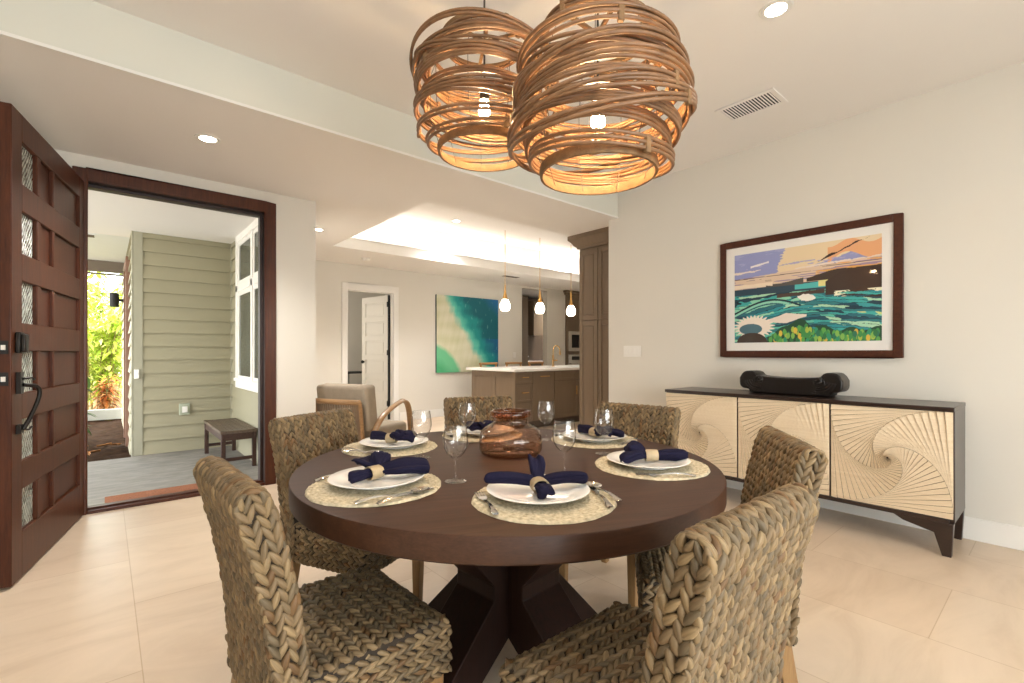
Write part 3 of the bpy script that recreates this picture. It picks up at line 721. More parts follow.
def make_napkin(lobes, seed):
    """cloth gathered through a ring; lobe = (azimuth deg, length, half width, half height, rise, tip start, end drop, bend, start dx, start dy)"""
    rg = random.Random(seed); V = []; F = []
    ns, nt = 34, 56
    for (az, L, wd, ht, rise, tip, droop, bend, sx_, sy_) in lobes:
        a0 = R_(az); k0 = len(V); ph = rg.uniform(0, 6); nf = rg.choice([3, 4]); ph2 = rg.uniform(0, 6)
        px_, py_ = sx_, sy_
        for i in range(ns + 1):
            s = i / ns; az_ = a0 + bend * s
            if i: px_ += math.cos(az_) * L / ns; py_ += math.sin(az_) * L / ns
            zc = rise * math.sin(PI * min(1, s) * .62) - droop * s * s
            grow = min(1, (s / .45)) ; grow = grow * grow * (3 - 2 * grow)
            w_ = .012 + (wd - .012) * grow; e_ = max(0, (s - tip) / (1 - tip)); w_ *= math.sqrt(max(0, 1 - e_ ** 2.6)) * .96 + .04
            hh = .011 + (ht - .011) * grow; hh *= math.sqrt(max(0, 1 - max(0, (s - .88) / .12) ** 2)) * .9 + .1
            dx, dy = math.cos(az_), math.sin(az_)
            for j in range(nt):
                th = 2 * PI * j / nt; c_, s_ = math.cos(th), math.sin(th)
                # flattened roll of cloth with long folds running along it
                fold = .30 * math.sin(nf * th + ph + 1.2 * s) + .09 * math.sin(9 * th + ph2 + 2.5 * s) + .05 * math.sin(17 * th + 4 * s + ph)
                q = (abs(c_) ** .85) * (1 if c_ > 0 else -1)
                off = w_ * q * (1 + .5 * fold); zz = zc + hh * s_ * (1 + 1.5 * fold) + .3 * hh * math.sin(2.2 * PI * q * .5 + ph)
                V.append((px_ - dy * off, py_ + dx * off, max(zz, -.0175)))
        for i in range(ns):
            for j in range(nt): F.append((k0 + i * nt + j, k0 + i * nt + (j + 1) % nt, k0 + (i + 1) * nt + (j + 1) % nt, k0 + (i + 1) * nt + j))
        for e_ in (0, ns):
            c_ = len(V); ring = V[k0 + e_ * nt:k0 + e_ * nt + nt]; V.append(tuple(np.mean(ring, 0)))
            for j in range(nt): F.append((k0 + e_ * nt + j, k0 + e_ * nt + (j + 1) % nt, c_))
    me = bpy.data.meshes.new('napkin'); me.from_pydata(V, [], F); me.update(); me.shade_smooth(); me.materials.append(m_navy)
    o = bpy.data.objects.new('napkin', me); COL.objects.link(o); return o
def flatprof(pts, z0, z1, name, bevel=.0006):
    b = B(); n = len(pts); poly = [(x, y) for x, y in pts] + [(x, -y) for x, y in pts[::-1] if y > 1e-6]
    b.prism(poly, z0, z1); return b
def handle_bar(b, L0, L1, z=.0):
    """slim tapered handle along x with flared end"""
    n = 14
    for i in range(n):
        s0, s1 = i / n, (i + 1) / n
        wf = lambda s: (.0035 + .0065 * s ** 2.2) * (1 if s < .97 else .7); zf = lambda s: z + .006 * math.sin(PI * s) + .001
        x0_, x1_ = L0 + (L1 - L0) * s0, L0 + (L1 - L0) * s1
        vs = []
        for x_, s_ in ((x0_, s0), (x1_, s1)):
            for sy, sz in ((-1, 0), (1, 0), (.7, 1), (-.7, 1)): vs.append((x_, sy * wf(s_), zf(s_) + sz * .0028))
        b._add(vs, [(0, 1, 5, 4), (1, 2, 6, 5), (2, 3, 7, 6), (3, 0, 4, 7)] + ([(0, 3, 2, 1)] if i == 0 else []) + ([(4, 5, 6, 7)] if i == n - 1 else []))
def make_fork():
    b = B(); handle_bar(b, -.01, -.125)
    b.prism([(-.012, -.0035), (.0, -.0115), (.02, -.0125), (.02, .0125), (0, .0115), (-.012, .0035)], .001, .0035)
    for k in range(4):
        y = -.0107 + k * .00713; b.bar((.018, y, .0025), (.045, y, .0045), .0034, .002); b.bar((.045, y, .0045), (.062, y * .93, .003), .0034, .002, w2=.0018)
    return b.build('fork', m_steel, smooth=50)
def make_knife():
    b = B(); handle_bar(b, 0, -.11); b.prism([(-.002, -.004), (.02, -.009), (.10, -.0095), (.118, -.004), (.123, .004), (.1, .0075), (-.002, .005)], .002, .0036)
    return b.build('knife', m_steel, smooth=50)
def make_spoon():
    b = B(); handle_bar(b, -.012, -.125)
    n, m = 24, 8; vs = []; fs = []
    for j in range(m + 1):
        r = j / m
        for i in range(n):
            a = 2 * PI * i / n; x_ = .017 + .030 * r * math.cos(a) ; y_ = .020 * r * math.sin(a) * (1 - .12 * math.cos(a)); vs.append((x_, y_, .0015 + .008 * r * r))
    for j in range(m):
        for i in range(n): fs.append((j * n + i, j * n + (i + 1) % n, (j + 1) * n + (i + 1) % n, (j + 1) * n + i))
    b._add(vs, fs)
    b2 = [(x, y, z - .0012) for x, y, z in vs]; b._add(b2, [f[::-1] for f in fs])
    k = m * n; b._add([], [])
    rim = []
    o0 = len(b.v) - 2 * len(vs)
    for i in range(n): b.f.append((o0 + k + i, o0 + k + (i + 1) % n, o0 + len(vs) + k + (i + 1) % n, o0 + len(vs) + k + i))
    return b.build('spoon', m_steel, smooth=60)
m_glass = thin_glass('clear_glass', (.985, .985, .985), 1.62)
def make_glass():
    t = thing('wine_glass', 'x', 'glass', group='wine glasses on the round table')
    b = B(); b.caps = False
    b.lathe([(.033, .0008), (.0335, .002), (.025, .004), (.010, .0065), (.005, .012), (.0038, .03), (.0036, .062), (.0055, .070), (.016, .0775), (.028, .090), (.0365, .108), (.0392, .124), (.0382, .142), (.0352, .162), (.0330, .178), (.0322, .1785), (.0343, .162), (.0373, .142), (.0383, .124), (.0356, .108), (.0272, .0915), (.015, .0795), (.0001, .0755)], 48)
    b.lathe([(.0001, .0), (.033, .0008)], 48)
    b.build('bowl', m_glass, t, smooth=80)
    return t
gt_ = [-178, 115, 63, 5, -52, -119]; gr_ = [.535, .55, .555, .555, .515, .495]
who = ['by the left foreground chair', 'by the chair nearest the doorway', 'before the chair by the island', 'before the chair left of the sideboard', 'by the chair before the sideboard doors', 'by the bottom right foreground chair']
pm = make_mat(); pp = make_plate(); rg0 = make_ring(); fk = make_fork(); kn = make_knife(); sp = make_spoon(); wg = make_glass()
glasses = [((.829, 1.239), 'wine glass left of the front place setting, nearest the camera on the left'), ((.919, 1.607), 'wine glass behind and left, beside the napkin nearest the doorway'),
           ((1.23, 1.745), 'wine glass behind the amber jar on its left side'), ((1.545, 1.565), 'wine glass right behind the amber jar, in front of island drawers'),
           ((1.502, 1.196), 'wine glass on the right side in front of the back right chair'), ((1.154, 1.083), 'wine glass right behind the front navy napkin')]
# lobes are given relative to the direction of the chair (0 = towards the diner)
NL = [
 [(8, .075, .017, .013, .004, .35, .004, .1, .012, 0), (-75, .105, .036, .009, .030, .8, .010, -.15, -.022, 0), (140, .155, .034, .016, .020, .75, .012, .25, -.015, 0), (-120, .07, .030, .010, .04, .7, .0, 0, -.015, 0)],
 [(20, .085, .024, .013, .010, .3, .004, 0, .012, 0), (190, .095, .036, .018, .020, .7, .008, -.3, -.015, 0), (150, .075, .03, .014, .030, .7, .006, 0, -.012, 0)],
 [(-40, .09, .026, .013, .012, .4, .006, .1, .01, 0), (110, .10, .036, .016, .02, .7, .008, .2, -.012, 0), (170, .08, .03, .012, .03, .8, .01, 0, -.01, 0)],
 [(80, .11, .03, .014, .014, .5, .008, .1, .01, .005), (-100, .09, .038, .016, .02, .8, .008, -.2, -.01, -.005), (-70, .13, .022, .010, .015, .6, .014, -.2, -.01, -.01)],
 [(10, .115, .024, .013, .006, .55, .003, 0, .015, 0), (-168, .075, .040, .016, .022, .8, .004, .1, -.015, 0), (-140, .130, .026, .012, .016, .55, .016, .25, -.015, 0), (165, .07, .03, .012, .035, .8, .006, 0, -.012, 0)],
 [(0, .055, .023, .015, .004, .75, .006, 0, .012, 0), (180, .05, .022, .016, .055, .7, .0, 0, -.016, 0), (-100, .150, .022, .011, .020, .35, .002, .22, -.024, 0), (93, .145, .020, .014, .016, .80, .004, -.30, -.024, 0)]]
NA = [0, 0, 0, 0, 0, 0]
for i in range(6):
    a = R_(gt_[i]); cx_, cy_ = TC[0] + gr_[i] * math.cos(a), TC[1] + gr_[i] * math.sin(a); w_ = who[i]
    def inst(o, dx, dy, z, rz, label, cat, grp, first=i == 0):
        """dx towards the diner's seat, dy to the diner's right"""
        q = o if first else o.copy()
        if not first: COL.objects.link(q)
        # diner sits outwards (direction a) and looks inwards; the right hand is a+90deg
        x_ = cx_ + math.cos(a) * dx - math.sin(a) * dy; y_ = cy_ + math.sin(a) * dx + math.cos(a) * dy
        q.location = (x_, y_, z); q.rotation_euler = (0, 0, rz); tag(q, label, cat, grp); return q
    inst(pm, 0, 0, TZ_, a, 'round woven seagrass placemat ' + w_, 'placemat', 'round placemats on the table')
    px_, py_ = -.012, -.012
    inst(pp, px_, py_, TZ_ + .0095, a, 'white round dinner plate ' + w_, 'plate', 'white plates on placemats')
    ra = {0: R_(10), 1: R_(20), 2: R_(-40), 3: R_(80), 4: R_(10), 5: R_(0)}[i]
    rx, ry = {0: (-.005, -.02), 4: (.0, .0)}.get(i, (.0, -.01))
    zr = TZ_ + .0095 + .0075 + .0215
    inst(rg0, rx, ry, zr, a + ra, 'cream napkin ring around the navy napkin ' + w_, 'napkin ring', 'cream napkin rings')
    lob = NL[i]
    nk = make_napkin(lob, 50 + i); x_ = cx_ + math.cos(a) * rx - math.sin(a) * ry; y_ = cy_ + math.sin(a) * rx + math.cos(a) * ry
    nk.location = (x_, y_, zr); nk.rotation_euler = (0, 0, a); tag(nk, 'navy napkin gathered in a cream ring ' + w_, 'napkin', 'navy napkins on the plates')
    zc = TZ_ + .0095
    inst(fk, -.0, -.165, zc, a + PI + R_(6), 'silver fork left of the plate ' + w_, 'fork', 'silver forks')
    inst(kn, .02, .150, zc, a + PI + R_(-5), 'silver knife right of the plate ' + w_, 'knife', 'silver knives')
    inst(sp, -.035, .168, zc, a + PI + R_(8), 'silver spoon right of the plate ' + w_, 'spoon', 'silver spoons')
for i, ((gx, gy_), lb) in enumerate(glasses):
    if i == 0: wg.location = (gx, gy_, TZ_); wg['label'] = lb
    else: dup(wg, (gx, gy_, TZ_), 0, lb)

# amber glass jar
m_amber = thin_glass('amber_glass', (.89, .77, .68), 1.5, .72)
b = B(); b.caps = False
op = [(.108, .003), (.118, .008), (.124, .022), (.1255, .055), (.1225, .080), (.110, .100), (.090, .114), (.076, .121), (.070, .127), (.069, .138), (.071, .147)]
ip = [(r - .0035, z + .001) for r, z in op]
b.lathe([(.001, .0)] + [(.108, .0)] + op + [(.0665, .147)] + ip[::-1] + [(.1, .007), (.001, .007)], 64)
o = b.build('glass_jar', m_amber, smooth=60); o.location = (1.225, 1.440, TZ_); tag(o, 'squat amber glass jar in the middle of the round table', 'jar')
b = B(); b.caps = False; b.lathe([(.069, .147), (.078, .149), (.081, .156), (.081, .166), (.077, .172), (.071, .172), (.067, .166), (.067, .149)], 64, close=True)
b.build('rolled_rim', thin_glass('amber_rim', (.80, .56, .42), 1.5), o, smooth=60)

# ------------------------------------------------------------------ rattan pendant lamps
m_rattan = plain('rattan_cane', '7d5a3c', .5, var=.28, scale=22, coat=.1)
m_rattan_d = plain('rattan_wrap', '7f6140', .7, var=.25, scale=40, bump=.4, bscale=200)
m_bulb = emit('warm_bulb', 'ffd7a0', 330)
m_cord = plain('dark_cord', '3a352f', .6)
def make_pendant(name, label, loc, seed):
    rg = random.Random(seed); t = thing(name, label, 'lamp', loc, group='rattan pendants over the table')
    def R(z): return float(np.interp(z, [0, .045, .12, .23, .33, .40, .45], [.185, .225, .258, .270, .252, .215, .165]))
    b = B(); ties = []
    bands = [(z, R(z) + rg.uniform(-.018, .008), rg.uniform(2, 6), rg.choice([2, 3])) for z in np.linspace(.045, .435, 10)]
    bands += [(rg.uniform(.12, .32), .280 + rg.uniform(-.01, .012), rg.uniform(8, 15), 2) for _ in range(4)]
    bands += [(rg.uniform(.12, .36), .235 + rg.uniform(-.015, .01), rg.uniform(5, 10), 2) for _ in range(3)]
    for z, r, tdeg, k in bands:
        ta = rg.uniform(0, 2 * PI); n = Matrix.Rotation(R_(tdeg), 4, Vector((math.cos(ta), math.sin(ta), 0)))
        ox, oy = rg.uniform(-.012, .012), rg.uniform(-.012, .012); p1, p2, a1 = rg.uniform(0, 6), rg.uniform(0, 6), rg.uniform(.003, .010)
        flat = rg.random() < .5
        for q in range(k):
            pts = []
            for i in range(64):
                th = 2 * PI * i / 64; rr = r + a1 * math.sin(2 * th + p1) + .003 * math.sin(3 * th + p2) + (0 if flat else q * .004)
                dz = (q - (k - 1) / 2) * .0125 * (1 + .35 * math.sin(th + p2))
                v = n @ Vector((rr * math.cos(th), rr * math.sin(th), dz)); pts.append((v.x + ox, v.y + oy, v.z + z))
            b.tube(pts, .0058, 8, closed=True)
            if q == 0 and rg.random() < .75:
                i = rg.randrange(64); p = Vector(pts[i]); th = 2 * PI * i / 64; d = Vector((-math.sin(th), math.cos(th), 0))
                wb = B(); ties.append(wb); wb.bar(p - d * .009 + Vector((0, 0, k * .004)), p + d * .009 + Vector((0, 0, k * .004)), .016, .016 + .012 * k, w2=.016)
    b.build('woven_shade', m_rattan, t, smooth=70)
    for wb in ties: wb.build('cane_tie', m_rattan_d, t, bevel=.003)
    b = B(); b.caps = False
    b.lathe([(.176, 0), (.184, 0), (.187, .014), (.185, .030), (.178, .031), (.175, .015)], 72, close=True); b.build('rim_ring', m_rattan_d, t, smooth=50)
    b = B(); b.caps = False
    b.lathe([(.160, .445), (.170, .44), (.172, .456), (.162, .462)], 60, close=True)
    for a in (0, 60, 120): a = R_(a); b.bar((.164 * math.cos(a), .164 * math.sin(a), .452), (-.164 * math.cos(a), -.164 * math.sin(a), .452), .012, .010)
    b.build('top_ring', m_rattan_d, t, smooth=50)
    b = B()
    for k in range(9):
        a = 2 * PI * k / 9 + .3; b.tube([(.170 * math.cos(a), .170 * math.sin(a), .01 if k % 1 == 0 else 0), (.215 * math.cos(a), .215 * math.sin(a), .14), (.22 * math.cos(a), .22 * math.sin(a), .31), (.165 * math.cos(a), .165 * math.sin(a), .452)], .0013, 5)
    b.build('wire_frame', m_cord, t)
    b = B(); b.cyl((0, 0), .02, .215, .28, 20); b.cyl((0, 0), .008, .28, .30, 12); b.cyl((0, 0), .004, .29, ZH - loc[2] - .02, 10); b.build('cord_socket', m_cord, t)
    B().lathe([(.001, .150), (.014, .153), (.022, .165), (.023, .176), (.019, .19), (.012, .207), (.011, .222), (.001, .223)], 24).build('bulb', m_bulb, t)
    B().lathe([(.06, ZH - loc[2] - .025), (.065, ZH - loc[2] - .0), (.001, ZH - loc[2])], 32).build('ceiling_canopy', m_cord, t)
    return t
make_pendant('rattan_pendant', 'round woven rattan pendant lamp farther back, hanging on the left', (1.155, 1.52, 1.955), 5)
make_pendant('rattan_pendant', 'larger looking woven rattan pendant lamp hanging nearest the camera', (1.198, .978, 1.725), 12)

# ------------------------------------------------------------------ sideboard
SX, SXB, SY0, SY1 = 3.637, XW - .02, .420, 2.235
m_side = wood('espresso_frame', '20130e', '2f1d16', 'y', rough=.33, coat=.3)
m_cream = wood('carved_cream_wood', 'd3bd9d', 'e3d1b5', 'y', rough=.6, coat=0, freq=12, bump=.3, spec=.2)
m_glaze = plain('brown_glaze_groove', '4e3420', .8, var=.15, scale=20)
t = thing('sideboard', 'long dark sideboard with three cream swirl carved doors', 'sideboard', (0, 0, 0))
b = B(); b.box(SX - .006, SXB, SY0 - .004, SY1 + .004, .828, .852); b.build('top_board', m_side, t, bevel=.003)
b = B(); b.box(SX + .028, SXB, SY0 - .002, SY0 + .02, .19, .828); b.box(SX + .028, SXB, SY1 - .02, SY1 + .002, .19, .828); b.box(SX + .03, SXB, SY0 + .02, SY1 - .02, .212, .828)
b.box(SX + .004, SXB, SY0 + .02, SY1 - .02, .186, .210); b.build('carcass', m_side, t, bevel=.002)
for sy, y0 in ((1, SY0), (-1, SY1)):
    poly = [(y0, .19), (y0 + sy * .010, 0), (y0 + sy * .050, 0), (y0 + sy * .085, .125), (y0 + sy * .225, .160), (y0 + sy * .275, .19)]
    for x0 in (SX, SXB - .045):
        B().prism(poly, x0, x0 + .045, 'yz').build('leg', m_side, t, bevel=.002)
dw = (SY1 - SY0 - .008) / 3; zb, zt = .213, .824
def sqd(y_left):
    d = B(); d.box(SX + .010, SX + .028, y_left - dw + .002, y_left - .002, zb, zt)
    o = d.build('cabinet_door', m_glaze, t)
    g = B(); W = dw - .004; H = zt - zb
    P = [np.array([0, H]), np.array([0, 0]), np.array([W, 0]), np.array([W, H])]
    for k in range(32):
        s = .060 + .0042 * k
        Q = [P[i] * (1 - s) + P[(i + 1) % 4] * s for i in range(4)]
        for i in range(4):
            A, Bq, Cq = Q[i], P[(i + 1) % 4], Q[(i + 1) % 4]; c_ = (A + Bq + Cq) / 3
            e1 = Cq - Bq; e2 = A - Bq; wdt = abs(e1[0] * e2[1] - e1[1] * e2[0]) / (np.hypot(*e2) + 1e-9)
            f = min(.0020, .10 * wdt); nrm = Cq - Bq; nrm = nrm / (np.hypot(*nrm) + 1e-9); lng = e2 / (np.hypot(*e2) + 1e-9)
            pts = [A - lng * f * 1.5 + nrm * f * .3, Bq + nrm * f + lng * f, Cq - nrm * f * .3 + lng * f * .3]
            hs = (.001, .001, .011)
            vs = [(SX + .012, y_left - .002 - p[0], zb + p[1]) for p in pts] + [(SX + .010 - h_, y_left - .002 - p[0], zb + p[1]) for p, h_ in zip(pts, hs)]
            g._add(vs, [(0, 1, 2), (5, 4, 3), (0, 3, 4, 1), (1, 4, 5, 2), (2, 5, 3, 0)])
        P = Q
    g.build('carved_slats', m_cream, o, smooth=0)
for k in range(3): sqd(SY1 - k * (dw + .004))

# carved dark wood headrest on the sideboard
t = thing('carved_wood_headrest', 'dark carved wooden block with scrolled ends on the sideboard', 'carving', (3.87, 1.335, .852))
L = .345; top = []
for i in range(41):
    y = -L + 2 * L * i / 40; u = abs(y) / L
    z = .125 + .012 * (u / .6) ** 2 if u < .6 else .125 + .012 + .034 * min(1, (u - .6) / .08)
    if u > .80: z = .171 - .055 * ((u - .80) / .20) ** 3
    top.append((y, z))
bot = [(L, .085), (L * .99, .055), (L * .93, .036), (L * .80, .034), (L * .78, .012), (L * .74, 0), (-L * .74, 0), (-L * .78, .012), (-L * .80, .034), (-L * .93, .036), (-L * .99, .055), (-L, .085)]
m_ebony = plain('dark_polished_wood', '17100d', .38, var=.2, scale=6, coat=.2, spec=.3)
b = B(); b.prism(top + bot, -.085, .085, 'yz'); b.build('carved_body', m_ebony, t, bevel=.022, seg=4, smooth=60)
for sy in (-1, 1):
    b = B(); cy_, cz_ = sy * L * .58, .118
    pts = []
    for i in range(60):
        s = i / 59; a = s * 3.6 * PI; r = .008 + .034 * s; pts.append((-.086 - .003 * (1 - s), cy_ + sy * -r * math.cos(a), cz_ - .02 * s + r * math.sin(a) * .85))
    b.tube(pts, .007, 8, rads=[.013 - .008 * i / 59 for i in range(60)])
    for q in range(4):
        r = .055 + q * .017; b.tube([(-.086, cy_ + sy * (r * math.sin(x_)), cz_ - r * .95 * math.cos(x_) * 1.0) for x_ in np.linspace(-.1 - .1 * q, 1.35, 14)], .0055, 6)
    b.build('scroll_carving', m_ebony, t)

# ------------------------------------------------------------------ pictures (painted surfaces as coloured meshes)
def fbm(x, y, seed=0, o=4):
    r = np.zeros_like(x); a = 1.0; f = 1.0; rs = np.random.RandomState(seed)
    for _ in range(o):
        for _2 in range(3):
            k = rs.normal(size=2) * f; r += a * np.sin(k[0] * x + k[1] * y + rs.uniform(0, 6.28)) / 3
        a *= .55; f *= 2.1
    return r
def canvas(name, nu, nv, to3, colfn, mat, parent):
    u, v = np.meshgrid(np.linspace(0, 1, nu), np.linspace(0, 1, nv)); V = np.stack(to3(u, v), -1).reshape(-1, 3); C = colfn(u, v).reshape(-1, 3)
    j, i = np.meshgrid(np.arange(nv - 1), np.arange(nu - 1), indexing='ij'); k = (j * nu + i).ravel()
    return mesh_np(name, V, np.stack([k, k + 1, k + nu + 1, k + nu], 1), mat, parent, cols=C, smooth=False)
def sea(u, v):
    C = np.zeros(u.shape + (3,)); x = u * 10; y = v * 10
    def put(mask, c): C[mask] = l3(c)
    def mix(mask, c, k=.5): C[mask] = C[mask] * (1 - k) + l3(c) * k
    put(v >= 0, '8f95c4'); n = fbm(x * .8, y * 3, 3)
    mix(n > .6, 'a6a8d0', .6)
    horizon = .60 + .03 * u
    put((v > .93 - .0 * u) & (u > .5) & (v > 1.32 - .62 * u), 'e6cfa6')
    dgn = v - (.80 + .35 * (u - .38)); put((dgn > -.09 + .02 * n) & (u > .36 + .04 * n) & (v < 1.05), 'e3cda8')
    put((v > .80 + .06 * np.sin(u * 18) + .2 * (u - .7)) & (u > .68) & (v < .97 + .03 * np.sin(u * 25)), 'e2a678')
    put((v > 1.02 - .55 * (1 - u) + .01 * n - .0) & (v < 1.035 - .55 * (1 - u) + .02 * fbm(x * 2, y, 9)) & (u > .6) & (u < .93), '3a2a24')
    cl = fbm(x * 1.1 + 2, y * 4.5, 5); put((v < .80 + .1 * u) & (v > .70) & (cl > .55) , 'e4d3c6')
    put((v < .84) & (v > .76) & (cl < -.75), 'a7a4c8'); put((abs(v - .86 - .25 * (u - .2)) < .012 + .01 * n) & (u > .13) & (u < .27), 'e8e0de')
    band = (v < .72 + .08 * u) & (v > horizon); put(band, 'd9bfa6'); put(band & (fbm(x * .5, y * 9, 7) > .4), '9a86a0'); put(band & (fbm(x * .4, y * 12, 8) > .8), '6a5a58'); put(band & (u > .6) & (fbm(x * .5, y * 7, 12) > 0), 'dfa45c')
    put((v < .655 + .01 * n) & (v > .61) & (u < .30), 'e8d5bd')
    s = v < horizon; put(s, '2f4656'); st = fbm(x * .45 + np.sin(y * 1.5), y * 5 + np.sin(x * .8) * 1.2, 15)
    low = s & (v < .53)
    flow = 30 * v + 2.2 * np.sin(u * 5.5 + 1.5) * (1 - v) + 1.6 * fbm(x * .35, y * .8, 15) + 7 * u * (v - .3)
    ids = np.floor(flow + .5 * fbm(x * .8, y * .5, 16)); fr_ = (flow + .5 * fbm(x * .8, y * .5, 16)) - ids
    rs = np.random.RandomState(12); pal = ['2f7a80', '3fa6a2', '1f4a5c', '5fb8a4', '2c8c96', '8ccdb0', '1b3a4a', '37969a', 'a9d4b4', '256a78']
    seg_ = np.floor(u * 5 + ids * .37 + fbm(x * .5, y, 19))
    idx = (np.abs(np.sin(ids * 12.9898 + seg_ * 78.233) * 43758.5453) % 1 * len(pal)).astype(int) % len(pal)
    for q, cc in enumerate(pal): put(low & (idx == q), cc)
    put(low & (fr_ < .13) & (fbm(x * 1.2, y, 28) > -.3), '12242e')
    put(low & (u > .55) & (idx == 5) & (fr_ > .4), 'c3cf86')
    put((v < .64) & (v > .55) & (u > .46) & (u < .68) & (v < .62 + .02 * n), '4fb3b0'); put((v < .62) & (v > .56) & (u > .62) & (u < .7), 'd8d08a')
    put((u > .25) & (v < .63 + .02 * np.sin(u * 14) + .02 * (u > .3)) & (v > .60) & (u < .52), '55504c')
    put((v > .62 + .0 * u) & (v < .655 + .30 * np.clip(u - .52, 0, .2) + .008 * n) & (u > .54), '3f3028')
    put((v > .47 + .02 * n) & (v < .60 + .09 * np.clip((u - .66) / .1, 0, 1) + .006 * n) & (u > .665), '3c2c26')
    put((u > .33 + .01 * n) & (u < .66) & (v > .475 + .05 * (u - .3)) & (v < .515 + .07 * np.clip(u - .35, 0, .3) + .012 * fbm(x * 3, y * 3, 21)), '4b3a33')
    put((u > .72) & (v < .50) & (v > .44) & (fbm(x * 2, y * 6, 23) > .2), 'e4e2c6'); put((u > .76) & (v < .46) & (v > .40) & (fbm(x * 1.6, y * 8, 24) > .5), '3c2c26')
    cr = .36 + .10 * np.sin((u - .05) * 6.5)
    put((np.abs(v - cr) < .010) & (u < .5), '163038'); put((v < cr - .012) & (v > cr - .035) & (u < .42), '8fcdb6'); put((v < cr - .035) & (v > cr - .05) & (u < .36), '2b5f68')
    put(np.hypot((u - .54) / .055, (v - .455) / .035) < 1 + .2 * fbm(x * 4, y * 4, 25), 'ece6dc')
    put((abs(v - .24 - .14 * (u - .3)) < .055 * (1 - abs(u - .40) / .16) + .008 * n) & (u > .26) & (u < .54), 'e3d5c8')
    put((np.hypot((u - .155) / .145, (v - .175) / .115) < 1 + .13 * np.sin(26 * np.arctan2(v - .175, u - .155)) ), 'ebdccd')
    put((np.hypot((u - .13) / .09, (v - .15) / .06) < 1) , '4d6f7a'); put(np.hypot((u - .14) / .12, (v - .0) / .11) < 1, '40332c')
    g = v < .07 + .16 * np.exp(-((u - .48) / .13) ** 2) + .05 * (u > .6) + .02 * np.sin(u * 40)
    put(g & (u > .26), '1f4a34')
    rs = np.random.RandomState(4)
    for k in range(150):
        cu = rs.uniform(.27, .99); hm = .04 + .15 * math.exp(-((cu - .48) / .13) ** 2) + .05 * (cu > .6); cv = rs.uniform(-.01, 1) * hm
        put(np.hypot((u - cu) / .0125, (v - cv) / .032) < 1, rs.choice(['3f8a4a', '2f7344', '5aa04c', '7db054', 'd8b648', '2f8f6a', 'a3b84a', '287058'], p=[.2, .2, .15, .12, .08, .1, .08, .07]))
    return C
m_art = attr_mat('art_print', .35, coat=.6, spec=.4)
fr = thing('framed_seascape', 'seascape print in a reddish brown frame above the sideboard', 'picture', (0, 0, 0))
y0, y1, z0, z1 = .720, 1.972, 1.127, 2.104; fw = .052; xf = XW - .032
b = B(); b.box(xf, XW - .002, y0, y0 + fw, z0, z1); b.box(xf, XW - .002, y1 - fw, y1, z0, z1)
b.box(xf, XW - .002, y0 + fw, y1 - fw, z0, z0 + fw); b.box(xf, XW - .002, y0 + fw, y1 - fw, z1 - fw, z1); b.build('frame', m_redx, fr, bevel=.005)
B().box(XW - .016, XW - .004, y0 + fw - .004, y1 - fw + .004, z0 + fw - .004, z1 - fw + .004).build('mat_board', plain('white_mat_board', 'e6e2dd', .5, var=.005, coat=.5), fr)
canvas('print', 420, 300, lambda u, v: (np.full_like(u, XW - .0175), 1.850 - u * (1.850 - .838), 1.246 + v * (1.988 - 1.246)), sea, m_art, fr)

def teal(u, v):
    x, y = u * 6, v * 6; n = fbm(x, y, 31, 5); n2 = fbm(x * 3 + 1, y * 3, 33, 4)
    d = (u - .30) + (v - .5) * .62 + .05 * n + .025 * n2      # >0 teal side (upper right)
    C = np.zeros(u.shape + (3,))
    def lerp(a, b, t): t = np.clip(t, 0, 1)[..., None]; return a * (1 - t) + b * t
    cream = l3('d9d6bf') + 0 * C; cream = lerp(cream, l3('c3c39c') + 0 * C, .4 + .4 * n2)
    C = lerp(cream, l3('5fc0ae') + 0 * C, (d - .10) / .10); C = lerp(C, l3('1f8f8e') + 0 * C, (d - .20) / .10); C = lerp(C, l3('14606e') + 0 * C, (d - .34) / .16 + .25 * n2)
    C = lerp(C, l3('2467a0') + 0 * C, (u * v - .72) * 5 + .2 * n); C = lerp(C, l3('1c5fa0') + 0 * C, ((d - .3) * 3) * (1 - v) * (u > .5) * (v < .45))
    hl = (fbm(x * 7, y * 7, 35, 4) > 1.0) & (d > .3); C[hl] = C[hl] * .75 + l3('8fd0c4') * .25
    g = np.hypot(u + .05, v + .05) + .03 * n; C = lerp(C, l3('6fbf90') + 0 * C, (.42 - g) / .05); C = lerp(C, l3('4fa878') + 0 * C, (.28 - g) / .12)
    return C
p = thing('teal_painting', 'unframed teal and cream abstract ocean canvas on the far wall', 'painting', (0, 0, 0))
B().box(4.552, 5.98, YF - .04, YF - .002, .801, 2.22).build('canvas_edge', plain('canvas_edge', '3a4a4a', .8), p)
canvas('painted_canvas', 240, 240, lambda u, v: (4.552 + u * 1.428, np.full_like(u, YF - .0415), .801 + v * 1.419), teal, attr_mat('painting_surface', .5), p)

